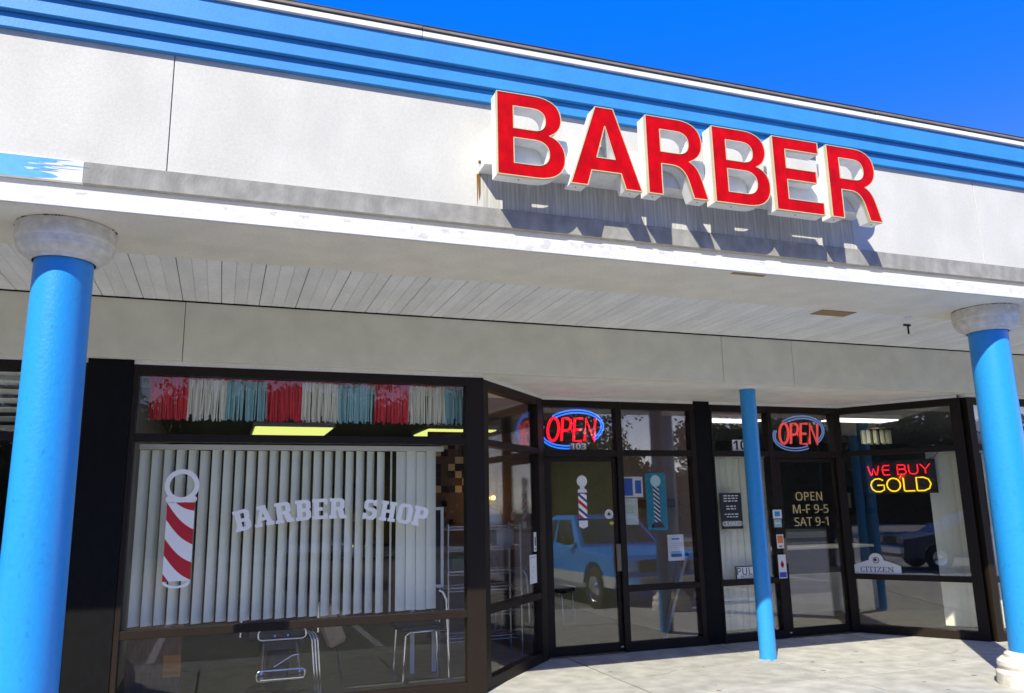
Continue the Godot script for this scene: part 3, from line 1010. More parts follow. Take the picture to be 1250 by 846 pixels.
func window_lettering() -> void:
	var o := thing("window_lettering", "white slab serif lettering arched across the barber display window", "lettering", Vector3(0, 0, -7.106))
	var cs := [["B", .172], ["A", .338], ["R", .503], ["B", .658], ["E", .797], ["R", .950], ["S", 1.226], ["H", 1.383], ["O", 1.532], ["P", 1.668]]
	for c in cs:
		var b := MB.new()
		var s: Array = SLAB[c[0]]
		var wide := 0.0
		for i in range(0, s[0].size(), 2):
			wide = maxf(wide, s[0][i])
		var holes := []
		for k in range(1, s.size()):
			holes.append(poly(s[k], 0.0142, V(-wide * 0.0071, -0.0852)))
		b.prism(poly(s[0], 0.0142, V(-wide * 0.0071, -0.0852)), holes, 0, 0.0012)
		var l := part("letter", b, M.decal_white, o)
		var a: float = (c[1] - 0.92) / 3.4
		l.position = Vector3(c[1], 1.597 - 3.4 * (1.0 - cos(a)), 0)
		l.rotation.z = -a * 1.15
	# barber pole outline on the glass
	o = thing("barber_pole_decal", "large red and white striped barber pole decal on display window", "window decal", Vector3(-0.303, 0, -7.106))
	var rb := MB.new()
	var nk := poly([-.105, 1.668, .105, 1.668, .117, 1.70, .098, 1.712])
	var ring := circle(V(0, 1.800), 0.131, 48)
	var mg := Geometry2D.merge_polygons(ring, MB.ccw(poly([-.104, 1.667, .104, 1.667, .117, 1.682, .117, 1.706, .09, 1.722, -.09, 1.722, -.117, 1.706, -.117, 1.682])))
	rb.prism(mg[0], [circle(V(0, 1.800), 0.094, 48)], 0, 0.0012)
	part("globe_ring", rb, M.decal_white, o)
	var body := poly([-.104, 1.052, .104, 1.052, .104, 1.664, -.104, 1.664])
	var bot := PackedVector2Array()
	for i in 17:
		var g := PI + PI * i / 16
		bot.append(V(cos(g) * 0.104, 1.048 + sin(g) * 0.05))
	var bi := PackedVector2Array()
	for i in 17:
		var g := TAU - PI * i / 16
		bi.append(V(cos(g) * 0.078, 1.047 + sin(g) * 0.030))
	bot.append_array(bi)
	var bb := MB.new()
	bb.prism(bot, [], 0, 0.0012)
	part("pole_foot", bb, M.decal_white, o)
	var H := 0.612
	var band := func(l0: float, l1: float, r0: float, r1: float) -> PackedVector2Array:
		var p := PackedVector2Array()
		for i in 9:
			var u := i / 8.0
			p.append(V(-.104 + .208 * u, 1.664 - H * (lerpf(l0, r0, u) + 0.05 * sin(PI * u))))
		for i in 9:
			var u := 1.0 - i / 8.0
			p.append(V(-.104 + .208 * u, 1.664 - H * (lerpf(l1, r1, u) + 0.05 * sin(PI * u))))
		return p
	var reds := [[-.32, -.11, -.02, .108], [0.0, .216, .35, .543], [.46, .668, .77, .99], [.90, 1.15, 1.2, 1.5]]
	var white := [MB.ccw(body)]
	for r in reds:
		var rp: PackedVector2Array = MB.ccw(band.call(r[0], r[1], r[2], r[3]))
		for q in Geometry2D.intersect_polygons(rp, MB.ccw(body)):
			var s := MB.new()
			s.prism(q, [], 0, 0.0012)
			part("red_stripe", s, M.decal_red, o)
		var nxt := []
		for w in white:
			nxt.append_array(Geometry2D.clip_polygons(w, rp))
		white = nxt
	for w in white:
		var s := MB.new()
		s.prism(w, [], 0, 0.0012)
		part("white_stripe", s, M.decal_white, o)

func stripe_fill(o: Node, rect: PackedVector2Array, lines: Array, w: float, slope: float, z: float, m: Material, nm: String) -> void:
	for y in lines:
		var q := MB.ccw(PackedVector2Array([V(-1, y - slope * -1.0), V(1, y - slope), V(1, y - slope + w), V(-1, y + slope + w)]))
		for r in Geometry2D.intersect_polygons(q, MB.ccw(rect)):
			var s := MB.new()
			s.prism(r, [], z, z + 0.0008)
			part(nm, s, m, o)

func entrance_signs() -> void:
	var red := glow(Color(1.0, .006, .02), 1.0)
	var blue := glow(Color(.015, .17, 1.0), 1.1)
	open_sign("lit red neon open sign with blue double oval above barber door", Vector3(3.775, 2.458, -8.47), red, blue, true)
	open_sign("dimmer red open sign with pale blue oval, above gold lettered door", Vector3(6.96, 2.455, -8.47), glow(Color(1.0, .10, .09), .38), glow(Color(.18, .34, .75), .30), true)
	var o := thing("suite_number", "white number 103 below the lit open sign", "number", Vector3(3.80, 2.217, -8.387))
	boxed("plate", Vector3(-0.095, -0.008, -0.002), Vector3(0.11, 0.076, -0.0005), mat(Color(.20, .20, .21), .7), o)
	put_text("digits", "103", 0.072, M.decal_white, o, Vector3(0.01, 0.034, 0), 1.25, "Droid Sans", true)
	o = thing("suite_number", "white plate with black number 101 above the sidelight blinds", "number", Vector3(5.88, 2.218, -8.388))
	boxed("plate", Vector3(0, 0, 0), Vector3(0.32, 0.135, 0.003), M.paper, o, 0.001)
	put_text("digits", "101", 0.115, M.black, o, Vector3(0.16, 0.066, 0.0037), 1.2, "Droid Sans", true)
	# barber pole sticker on the door
	o = thing("barber_pole_sticker", "small red white and blue barber pole sticker on glass door", "window decal", Vector3(3.838, 0, -8.386))
	var b := MB.new()
	b.prism(circle(V(0, 1.862), 0.064, 32), [], 0, 0.001)
	part("globe", b, M.paper, o)
	b = MB.new()
	b.prism(poly([-.025, 1.775, .025, 1.775, .03, 1.80, -.03, 1.80]), [], 0, 0.001)
	b.prism(poly([-.062, 1.735, .062, 1.735, .045, 1.773, -.045, 1.773]), [], 0, 0.001)
	b.prism(poly([-.054, 1.36, 0, 1.338, .054, 1.36, .054, 1.425, -.054, 1.425]), [], 0, 0.001)
	part("cap", b, M.paper, o)
	var rect := poly([-.052, 1.452, .052, 1.452, .052, 1.722, -.052, 1.722])
	b = MB.new()
	b.prism(rect, [], 0, 0.0008)
	part("pole", b, M.decal_white, o)
	b = MB.new()
	b.prism(poly([-.056, 1.723, .056, 1.723, .056, 1.734, -.056, 1.734]), [], 0, 0.001)
	b.prism(poly([-.06, 1.427, .06, 1.427, .06, 1.45, -.06, 1.45]), [], 0, 0.001)
	part("collar", b, M.decal_navy, o)
	stripe_fill(o, rect, [1.42, 1.58, 1.74], 0.042, 0.8, 0.001, M.decal_red, "red_stripe")
	stripe_fill(o, rect, [1.50, 1.66], 0.032, 0.8, 0.001, M.decal_navy, "blue_stripe")
	o = thing("round_sticker", "round white sticker near the handle side of barber door", "sticker", Vector3(4.16, 1.49, -8.386))
	b = MB.new()
	b.prism(circle(V(0, 0), 0.052, 28), [circle(V(0, 0), 0.043, 28)], 0, 0.001)
	part("rim", b, M.paper, o)
	b = MB.new()
	b.prism(circle(V(0, 0), 0.043, 28), [], 0, 0.0006)
	part("disc", b, mat(Color(.5, .52, .5), .6), o)
	b = MB.new()
	b.prism(poly([-.02, -.01, .02, -.015, .015, .01, -.01, .022]), [], 0.001, 0.0016)
	part("print", b, M.black, o)
	b = MB.new()
	b.prism(circle(V(0, 0), 0.028, 20, 0.02), [], 0, 0.001)
	tag(part("yellow_sticker", b, mat(Color(.45, .48, .02), .6), self), "small yellow oval sticker under the round white sticker", "sticker").position = Vector3(4.19, 1.39, -8.386)
	# sidelight posters
	var teal := worn(Color(.03, .33, .46), .7, "blotch", Vector3(4, 4, 4), "", 0, "dirt", Vector3(2.3, 2.3, 2.3))
	o = thing("barber_pole_poster", "teal poster of black and white striped barber pole in sidelight", "poster", Vector3(4.665, 1.295, -8.416))
	boxed("sheet", Vector3(0, 0, -0.001), Vector3(0.265, 0.655, 0.0), teal, o)
	rect = poly([.095, .085, .175, .085, .175, .50, .095, .50])
	b = MB.new()
	b.prism(rect, [], 0.0004, 0.001)
	part("pole", b, M.paper, o)
	var ls := []
	for i in 14:
		ls.append(-0.05 + i * 0.052)
	stripe_fill(o, rect, [.06, .11, .16, .21, .26, .31, .36, .41, .46, .51, .56].map(func(y): return y - 0.06 + 0.1), 0.026, 0.75, 0.0012, M.black, "black_stripe")
	b = MB.new()
	b.prism(circle(V(.133, .565), .068, 30), [], 0.0004, 0.0012)
	part("globe", b, mat(Color(.55, .78, .76), .5), o)
	b = MB.new()
	b.prism(poly([.045, .03, .225, .03, .20, .075, .165, .09, .10, .09, .065, .075]), [], 0.0004, 0.0012)
	part("pole_foot", b, mat(Color(.07, .015, .012), .5), o)
	var photo := mat(Color(.04, .12, .42), .5)
	paper_on_glass("photo_card", "white card with two blue photographs taped in the sidelight", "card", Vector3(4.362, 1.675, -8.416), 0.265, 0.235, M.paper, [[.04, .08, .5, .92, photo], [.62, .18, .92, .82, photo]])
	paper_on_glass("paper_notice", "pale green paper notice taped under the blue photo card", "notice", Vector3(4.365, 1.365, -8.416), 0.185, 0.30, M.paper_green, [[.15, .80, .85, .82, M.rail_white], [.15, .70, .8, .715, M.chip], [.15, .62, .85, .635, M.chip], [.15, .54, .7, .555, M.chip], [.15, .46, .8, .475, M.chip]])
	paper_on_glass("flyer", "white flyer with blue picture, lower right in barber sidelight", "flyer", Vector3(4.915, 0.945, -8.416), 0.215, 0.295, M.paper, [[.25, .80, .75, .86, mat(Color(.05, .2, .6), .6)], [.2, .66, .8, .67, M.chip], [.2, .58, .8, .59, M.chip], [.2, .50, .7, .51, M.chip], [.18, .14, .85, .27, mat(Color(.03, .08, .25), .6)], [.18, .28, .85, .37, mat(Color(.25, .45, .7), .6)]])
	# papers on the angled window
	var root := get_node("angled_window") as Node3D
	var onto := func(o2: Node3D, s: float, y: float) -> void:
		o2.position = root.position + root.basis * Vector3(s, y, 0.013)
		o2.rotation.y = root.rotation.y
	o = paper_on_glass("paper_sign", "white handwritten paper sign low on the angled window", "notice", Vector3.ZERO, 0.20, 0.29, M.paper, [[.05, .90, .95, .93, M.chip], [.3, .4, .5, .43, M.chip], [.5, .55, .62, .6, M.chip], [.3, .2, .45, .23, M.chip]])
	onto.call(o, 1.20, 0.80)
	o = paper_on_glass("hours_sticker", "narrow white sticker with a dark figure beside the barber door", "sticker", Vector3.ZERO, 0.075, 0.20, M.paper, [[.3, .3, .7, .75, M.black], [.2, .08, .8, .2, M.chip]])
	onto.call(o, 1.335, 1.12)
	# second shop
	o = thing("letter_board", "black letter board sign with white closed panel in the sidelight", "sign", Vector3(5.64, 1.285, -8.386))
	boxed("board", Vector3(0, 0, 0), Vector3(0.30, 0.425, 0.012), M.black, o, 0.002)
	boxed("closed_panel", Vector3(0.035, 0.03, 0.0125), Vector3(0.265, 0.095, 0.015), mat(Color(.30, .30, .27), .6), o)
	put_text("closed_word", "CLOSED", 0.048, M.paper, o, Vector3(0.15, 0.062, 0.0162), 1.05, "Droid Serif", true)
	rng.seed = 21
	for r in 9:
		if r in [3, 6]:
			continue
		var x := 0.05 + (0.03 if r in [4, 5, 8] else 0.0)
		while x < (0.25 if not r in [4, 5] else 0.2):
			var w := rng.randf_range(0.02, 0.05)
			boxed("letter_row", Vector3(x, 0.385 - r * 0.031, 0.0122), Vector3(minf(x + w, 0.262), 0.397 - r * 0.031, 0.0128), M.paper, o)
			x += w + 0.014
	o = thing("dealer_sign", "white dealer sign with black capitals behind the thin blue pole", "sign", Vector3(5.805, 0.715, -8.386))
	boxed("board", Vector3(0, -0.01, 0), Vector3(0.42, 0.125, 0.008), M.paper, o, 0.002)
	boxed("edge", Vector3(-0.008, 0.126, 0), Vector3(0.428, 0.136, 0.01), M.black, o)
	boxed("edge", Vector3(-0.012, -0.01, 0), Vector3(-0.001, 0.136, 0.01), M.black, o)
	put_text("name", "PULSAR", 0.082, M.black, o, Vector3(0.215, 0.074, 0.0088), 1.12, "Droid Sans")
	put_text("line", "AUTHORIZED", 0.026, M.black, o, Vector3(0.21, 0.018, 0.0088), 1.5, "Droid Sans")
	var stick := [
		["white sticker with blue triangle, topmost by the second shop door", 6.352, 1.395, .13, .105, M.paper, [[.2, .25, .8, .8, mat(Color(.03, .28, .62), .5)]]],
		["pale teal sticker under the blue triangle sticker", 6.36, 1.29, .11, .095, mat(Color(.32, .50, .48), .5), [[.1, .45, .9, .6, M.paper]]],
		["orange and white card sticker in the middle of its column", 6.378, 1.04, .10, .165, M.paper, [[.1, .38, .9, .92, mat(Color(.75, .22, .04), .5)], [.25, .1, .75, .2, M.decal_red]]],
		["white sticker with red star and blue foot, lowest of its column", 6.372, 0.69, .115, .275, M.paper, [[.06, .04, .94, .26, mat(Color(.02, .06, .42), .5)], [.3, .5, .7, .66, M.decal_red], [.42, .44, .58, .74, M.decal_red]]],
	]
	for s in stick:
		paper_on_glass("door_sticker", s[0], "sticker", Vector3(s[1], s[2], -8.336), s[3], s[4], s[5], s[6], "stickers beside the second shop door")
	o = thing("opening_hours", "gold opening hours lettering on the second shop door", "lettering", Vector3(6.965, 1.50, -8.385))
	put_text("line", "OPEN", 0.105, M.gold, o, Vector3(-0.005, 0.155, 0), 1.15)
	put_text("line", "M-F 9-5", 0.105, M.gold, o, Vector3(0.0, 0.0, 0), 1.15)
	put_text("line", "SAT 9-1", 0.105, M.gold, o, Vector3(0.01, -0.155, 0), 1.15)
	# neon in the bay window
	root = get_node("bay_window") as Node3D
	o = thing("neon_gold_sign", "red and yellow neon gold buying sign on black panel", "neon sign", root.position + root.basis * Vector3(0.31, 1.665, -0.06), root.rotation.y)
	boxed("panel", Vector3(0, 0, -0.02), Vector3(0.80, 0.41, 0), M.black, o, 0.003)
	var rd := glow(Color(1.0, .012, .03), .9)
	var yl := glow(Color(1.0, .66, .01), .8)
	var cells := [["W", 0.03, 0.13], ["e", 0.20, 0.085], ["B", 0.375, 0.095], ["U", 0.505, 0.10], ["Y", 0.635, 0.11]]
	for c in cells:
		b = MB.new()
		neon(b, c[0], Vector3(c[1], 0.235, 0.018), c[2], 0.115, 0.0075)
		part("red_letter_tube", b, rd, o)
	cells = [["G", 0.045, 0.155], ["O", 0.235, 0.155], ["L", 0.43, 0.12], ["D", 0.575, 0.16]]
	for c in cells:
		b = MB.new()
		neon(b, c[0], Vector3(c[1], 0.03, 0.018), c[2], 0.16, 0.0085)
		part("yellow_letter_tube", b, yl, o)
	b = MB.new()
	b.tube([Vector3(0.74, 0.41, -0.005), Vector3(0.80, 0.43, -0.01), Vector3(0.86, 0.50, -0.01)], 0.004, 6)
	part("power_cord", b, M.black, o)
	var l := OmniLight3D.new()
	l.name = "glow"
	l.light_energy = 0.012
	l.light_color = Color(1, .4, .15)
	l.light_size = 0.02
	l.shadow_enabled = true
	o.add_child(l)
	l.position = Vector3(0.4, 0.2, 0.05)
	# watch dealer plaque on the middle rail
	o = thing("dealer_plaque", "white arched dealer plaque standing on the bay window rail", "sign", root.position + root.basis * Vector3(0.06, 0.70, 0.016), root.rotation.y)
	var pl := poly([0, 0, .555, 0, .555, .10, .40, .155])
	for i in 13:
		var g := PI * i / 12
		pl.append(V(.2775 + cos(g) * .085, .165 + sin(g) * .085))
	pl.append_array(poly([.155, .155, 0, .10]))
	b = MB.new()
	b.prism(pl, [], 0, 0.01)
	part("plate", b, M.paper, o)
	put_text("name", "CITIZEN", 0.058, M.decal_navy, o, Vector3(0.2775, 0.055, 0.0107), 1.25, "Droid Serif")
	b = MB.new()
	b.prism(circle(V(.2775, .165), .038, 20), [circle(V(.2775, .165), .030, 20)], 0.0101, 0.011)
	b.prism(poly([.255, .155, .28, .15, .29, .175, .27, .19, .252, .18]), [], 0.0101, 0.011)
	b.prism(poly([.292, .148, .302, .16, .296, .17]), [], 0.0101, 0.011)
	part("globe_mark", b, M.black, o)
	# poster in the far right transom
	o = thing("clock_poster", "poster of a clock and leaning dark figure, far right transom", "poster", Vector3(8.46, 2.225, -7.20))
	boxed("sheet", Vector3(0, 0, -0.002), Vector3(0.62, 0.46, 0), mat(Color(.10, .12, .16), .7), o)
	boxed("wall_print", Vector3(0, 0, 0.0002), Vector3(0.20, 0.46, 0.001), mat(Color(.40, .40, .40), .7), o)
	b = MB.new()
	b.prism(circle(V(.11, .22), .085, 28), [circle(V(.11, .22), .072, 28)], 0.0012, 0.002)
	part("clock_rim", b, M.black, o)
	b = MB.new()
	b.prism(circle(V(.11, .22), .072, 28), [], 0.0012, 0.0018)
	part("clock_face", b, M.paper, o)
	b = MB.new()
	b.prism(poly([.24, 0, .36, 0, .40, .22, .44, .30, .38, .36, .30, .33, .22, .22]), [], 0.0012, 0.002)
	part("figure_print", b, M.black, o)
	boxed("sky_print", Vector3(0.45, 0.12, 0.0002), Vector3(0.62, 0.40, 0.001), mat(Color(.10, .20, .40), .7), o)

func interior() -> void:
	rng.seed = 3
	var face := func(k: int) -> float: return 1.2 if k == 22 else (0.60 if k < 22 else 0.12)
	blinds("cream vertical blinds filling the barber display window", Vector3(-0.66, 0, -7.32), 0, 2.60, 0.70, 2.105, face)
	blinds("pale green vertical blinds behind the second shop sidelight", Vector3(5.58, 0, -8.53), 0, 0.86, 0.11, 2.14, func(_k): return 0.16, "", [], 0.104)
	var root := get_node("bay_window") as Node3D
	blinds("short run of pale blinds at the right of the bay window", root.position + root.basis * Vector3(1.0, 0, -0.16), root.rotation.y, 0.42, 0.12, 2.13, func(_k): return 0.1, "", [], 0.104)
	blinds("pale vertical blinds in the far right window", Vector3(8.45, 0, -7.30), 0, 2.5, 0.11, 2.13, func(_k): return 0.35)
	# venetian blind, left window
	var o := thing("venetian_blind", "grey horizontal blind in window left of black pilaster", "window blind", Vector3(-3.9, 0, -7.25))
	for i in 7:
		var b := MB.new()
		b.bar(Vector3(0, 2.26 + i * 0.072, 0), Vector3(2.78, 2.26 + i * 0.072, 0), 0.07, 0.003, Vector3(0, 0.45, 0.9).cross(Vector3.RIGHT))
		part("slat", b, M.slats[i % 3], o)
	boxed("head_rail", Vector3(0, 2.70, -0.02), Vector3(2.78, 2.745, 0.03), M.rail_white, o)
	o = thing("tinsel_garland", "silver tinsel strip across the left window's transom bar", "garland", Vector3(-3.4, 2.19, -7.22))
	var tb := MB.new()
	for i in 900:
		var c := Vector3(rng.randf_range(0, 2.3), rng.randf_range(-0.08, 0.06), rng.randf_range(-0.02, 0.02))
		var u := Vector3(rng.randf_range(-1, 1), rng.randf_range(-1, 1), rng.randf_range(-1, 1)).normalized() * 0.02
		var w := u.cross(Vector3(rng.randf_range(-1, 1), rng.randf_range(-1, 1), 0.3)).normalized() * 0.004
		tb.quad(c - u, c + w, c + u, c - w)
	part("strands", tb, M.chrome, o)
	fringe_garland()
	# lights
	var yg := Color(.86, .95, .25)
	ceiling_light("yellow green fluorescent panel behind the garland, left of the two", Vector3(0.92, 2.812, -12.2), Vector2(1.05, 1.3), yg, 0.6, 0.15)
	ceiling_light("yellow green fluorescent panel behind the garland, right of the two", Vector3(3.35, 2.812, -12.0), Vector2(1.05, 1.0), yg, 0.6, 0.15)
	ceiling_light("white fluorescent strip on second shop ceiling near bay window", Vector3(8.75, 2.812, -9.3), Vector2(1.1, 0.35), Color(.95, 1.0, .85), 1.4, 0.45)
	ceiling_light("white fluorescent strip on second shop ceiling over its door", Vector3(6.7, 2.812, -9.7), Vector2(1.1, 0.35), Color(.95, 1.0, .85), 1.3, 0.4)
	# mural wall with squares
	o = thing("tiled_mirror_wall", "brown partition inside barber shop with yellow and black squares", "wall panel", Vector3(2.55, 0, -10.4))
	boxed("panel", Vector3(0, 0, -0.05), Vector3(1.5, 2.6, 0), M.inner_tan, o)
	var cream := mat(Color(.50, .50, .27), .6)
	rng.seed = 13
	for i in 6:
		for j in 7:
			if rng.randf() < 0.55:
				boxed("square", Vector3(0.08 + i * 0.095, 1.80 + j * 0.095, 0.001), Vector3(0.168 + i * 0.095, 1.888 + j * 0.095, 0.012), cream if rng.randf() < 0.5 else M.black, o)
	for s in [[0.22, 1.66], [0.2, 1.52], [0.32, 1.42]]:
		var d := MB.new()
		d.lathe([V(0.0, -0.045), V(0.03, -0.03), V(0.04, 0.0), V(0.03, 0.03), V(0.0, 0.045)], 12, Vector3(s[0], s[1], 0.02))
		part("dark_knob", d, M.black, o)
	o = thing("vanity_light", "warm orange vanity light bar glowing deep inside barber shop", "lamp", Vector3(3.32, 1.72, -10.3))
	boxed("bar", Vector3(-0.12, -0.03, -0.04), Vector3(0.12, 0.03, 0), M.bronze, o)
	for i in 3:
		var d := MB.new()
		d.lathe([V(0, -0.03), V(0.024, -0.02), V(0.03, 0), V(0.024, 0.02), V(0, 0.03)], 12, Vector3(-0.08 + i * 0.08, 0, 0.035))
		part("bulb", d, glow(Color(1.0, .55, .10), 3.0), o)
	var l := OmniLight3D.new()
	l.name = "light"
	l.light_energy = 0.04
	l.light_color = Color(1, .7, .35)
	l.light_size = 0.1
	l.shadow_enabled = true
	o.add_child(l)
	l.position = Vector3(0, 0, 0.15)
	# barber chair
	o = thing("barber_chair", "black barber chair with chrome tube footrest under the blinds", "barber chair", Vector3(0.56, 0, -8.0))
	var b := MB.new()
	b.lathe([V(0.0, 0.0), V(0.27, 0.0), V(0.27, 0.02), V(0.22, 0.04), V(0.11, 0.06), V(0.10, 0.10), V(0.10, 0.42), V(0.0, 0.42)], 32)
	part("base", b, M.vinyl_black, o)
	boxed("mechanism", Vector3(-0.17, 0.36, -0.16), Vector3(0.17, 0.46, 0.22), M.vinyl_black, o, 0.015)
	boxed("seat", Vector3(-0.30, 0.461, -0.28), Vector3(0.30, 0.60, 0.24), M.vinyl_black, o, 0.04)
	boxed("backrest", Vector3(-0.26, 0.64, -0.38), Vector3(0.26, 1.20, -0.26), M.vinyl_black, o, 0.04)
	for s in [-1.0, 1.0]:
		boxed("armrest", Vector3(s * 0.30, 0.76, -0.28), Vector3(s * 0.37, 0.83, 0.16), M.vinyl_black, o, 0.02)
		b = MB.new()
		b.tube([Vector3(s * 0.335, 0.49, 0.1), Vector3(s * 0.335, 0.76, 0.1)], 0.018, 8)
		part("arm_post", b, M.chrome, o)
		b = MB.new()
		b.tube([Vector3(s * 0.14, 0.44, 0.20), Vector3(s * 0.15, 0.30, 0.32), Vector3(s * 0.16, 0.22, 0.42)], 0.014, 8)
		part("footrest_strut", b, M.chrome, o)
	for y in [0.535, 0.20]:
		b = MB.new()
		var fr := []
		var hw := 0.20
		for cnr in [[1, 1], [-1, 1], [-1, -1], [1, -1]]:
			for i in 6:
				var a: float = PI / 2 * i / 5.0 + {"11": 0.0, "-11": PI / 2, "-1-1": PI, "1-1": PI * 1.5}[str(cnr[0]) + str(cnr[1])]
				fr.append(Vector3(cnr[0] * (hw - 0.035) + cos(a) * 0.035, y + cnr[1] * 0.012 + sin(a) * 0.03, 0.42))
		b.tube(fr, 0.009, 8, true)
		part("footrest", b, M.chrome, o)
	boxed("footplate", Vector3(-0.18, 0.19, 0.40), Vector3(0.18, 0.202, 0.58), M.chrome, o, 0.003)
	b = MB.new()
	b.tube([Vector3(0.02, 0.45, 0.2), Vector3(0.05, 0.52, 0.40)], 0.010, 8)
	b.tube([Vector3(-0.08, 0.45, 0.2), Vector3(-0.06, 0.52, 0.40)], 0.010, 8)
	part("footrest_strut", b, M.chrome, o)
	b = MB.new()
	for s in [0.24, 0.265, 0.29]:
		b.tube([Vector3(s - 0.03, 0.53, 0.30), Vector3(s, 0.51, 0.34), Vector3(s + 0.02, 0.46, 0.36), Vector3(s + 0.06, 0.02, 0.36)], 0.009, 8)
	part("side_tube", b, M.chrome, o)
	b = MB.new()
	b.tube([Vector3(-0.05, 0.25, 0.3), Vector3(0.10, 0.34, 0.34), Vector3(0.16, 0.35, 0.34)], 0.008, 8)
	part("lever", b, M.chrome, o)
	# wooden cabinet
	o = thing("wooden_cabinet", "low brown wooden cabinet behind the lower left display glass", "cabinet", Vector3(-0.70, 0, -8.2))
	boxed("carcass", Vector3(0, 0, 0), Vector3(0.44, 0.60, 0.30), M.wood, o, 0.004)
	boxed("top", Vector3(-0.01, 0.601, -0.01), Vector3(0.45, 0.63, 0.32), M.wood_light, o, 0.004)
	boxed("orange_label", Vector3(0.30, 0.20, 0.301), Vector3(0.44, 0.38, 0.303), mat(Color(.65, .25, .03), .6), o)
	o = thing("tan_cushion", "tan padded cushion leaning under the display window rail", "cushion", Vector3(1.02, 0.0, -7.95))
	b = MB.new()
	b.t = Transform3D(Basis(Vector3(0, 0, 1), 0.42), Vector3(0.0, 0.52, 0))
	b.box(Vector3(-0.09, -0.17, -0.06), Vector3(0.09, 0.2, 0.06), 0.03)
	part("pad", b, M.tan, o)
	b = MB.new()
	b.tube([Vector3(0.06, 0.34, 0), Vector3(0.12, 0.0, 0)], 0.012, 8)
	part("stand_leg", b, M.black, o)
	# stacking chair
	o = thing("stacking_chair", "chrome framed stacking chair with black seat behind display glass", "chair", Vector3(1.85, 0, -7.95))
	for z in [-0.22, 0.22]:
		b = MB.new()
		b.tube([Vector3(0.25, 0.0, z), Vector3(0.235, 0.45, z), Vector3(0.225, 0.72, z), Vector3(0.19, 0.80, z), Vector3(0.15, 0.82, z)], 0.0125, 8)
		part("back_leg", b, M.chrome, o)
		b = MB.new()
		b.tube([Vector3(-0.19, 0.0, z), Vector3(-0.17, 0.42, z), Vector3(-0.13, 0.45, z), Vector3(0.23, 0.46, z)], 0.0125, 8)
		part("front_leg", b, M.chrome, o)
	boxed("seat", Vector3(-0.22, 0.455, -0.21), Vector3(0.20, 0.51, 0.21), M.vinyl_black, o, 0.02)
	boxed("backrest", Vector3(0.17, 0.60, -0.20), Vector3(0.215, 0.82, 0.20), M.vinyl_black, o, 0.015)
	var first := o
	var more := [[Vector3(3.55, 0, -10.0), -0.5, "stacking chair standing to the left, deep behind the barber door"], [Vector3(4.35, 0, -10.5), 2.4, "stacking chair standing to the right, deep behind the barber door"]]
	first.set_meta("group", "stacking chairs in the barber shop")
	for c in more:
		var d2: Node3D = first.duplicate()
		d2.name = numbered("stacking_chair")
		add_child(d2)
		d2.position = c[0]
		d2.rotation.y = c[1]
		d2.set_meta("label", c[2])
	o = thing("back_counter", "long dark counter with mirrors at the rear of barber shop", "counter", Vector3(1.6, 0, -13.48))
	boxed("cabinet", Vector3(0, 0, 0), Vector3(3.6, 0.84, 0.5), M.wood, o, 0.004)
	boxed("top", Vector3(-0.02, 0.841, 0), Vector3(3.62, 0.88, 0.53), M.vinyl_black, o, 0.004)
	for i in 3:
		boxed("mirror", Vector3(0.1 + i * 1.2, 1.05, 0.001), Vector3(1.05 + i * 1.2, 2.05, 0.02), mat(Color(.8, .8, .8), .05, 1.0), o, 0.004)
	rng.seed = 31
	for i in 14:
		o = thing("bottle", "small bottle among others on the barber's rear counter", "bottle", Vector3(1.75 + i * 0.24 + rng.randf_range(-0.06, 0.06), 0.881, -13.25 + rng.randf_range(-0.08, 0.1)), 0, "bottles on the rear counter")
		b = MB.new()
		var bh := rng.randf_range(0.14, 0.26)
		b.lathe([V(0, 0), V(0.032, 0), V(0.035, 0.01), V(0.035, bh * 0.65), V(0.014, bh * 0.8), V(0.014, bh), V(0, bh)], 14)
		part("body", b, [M.paper, M.decal_navy, M.wood_light, M.chrome][rng.randi() % 4], o)
	# framed board
	o = thing("framed_chalkboard", "white framed black board on white legs beside the blinds", "chalkboard", Vector3(1.78, 0, -8.2))
	boxed("board", Vector3(0.03, 0.83, -0.01), Vector3(0.36, 1.57, 0.0), M.black, o)
	boxed("frame_side", Vector3(0, 0.80, -0.012), Vector3(0.03, 1.60, 0.012), M.paper, o)
	boxed("frame_side", Vector3(0.36, 0.80, -0.012), Vector3(0.39, 1.60, 0.012), M.paper, o)
	boxed("frame_rail", Vector3(0.03, 0.80, -0.012), Vector3(0.36, 0.83, 0.012), M.paper, o)
	boxed("frame_rail", Vector3(0.03, 1.57, -0.012), Vector3(0.36, 1.60, 0.012), M.paper, o)
	for x in [0.05, 0.27]:
		boxed("leg", Vector3(x, 0, -0.01), Vector3(x + 0.04, 0.80, 0.01), M.paper, o)
	# wire shelving
	o = thing("wire_shelf", "chrome wire shelving unit behind the angled window", "shelf", Vector3(2.32, 0, -8.95))
	for p in [[0, 0], [0.83, 0], [0, 0.38], [0.83, 0.38]]:
		b = MB.new()
		b.tube([Vector3(p[0], 0, p[1]), Vector3(p[0], 1.42, p[1])], 0.0125, 8)
		part("post", b, M.wire, o)
	for y in [0.24, 0.49, 0.75, 0.92, 1.17, 1.39]:
		b = MB.new()
		for z in [0.0, 0.38]:
			b.tube([Vector3(0, y, z), Vector3(0.83, y, z)], 0.005, 6)
			b.tube([Vector3(0, y - 0.035, z), Vector3(0.83, y - 0.035, z)], 0.004, 6)
			var zig := []
			for i in 27:
				zig.append(Vector3(0.83 * i / 26.0, y - (0.0 if i % 2 == 0 else 0.035), z))
			b.tube(zig, 0.003, 5)
		for x in [0.0, 0.83]:
			b.tube([Vector3(x, y, 0), Vector3(x, y, 0.38)], 0.005, 6)
			b.tube([Vector3(x, y - 0.035, 0), Vector3(x, y - 0.035, 0.38)], 0.004, 6)
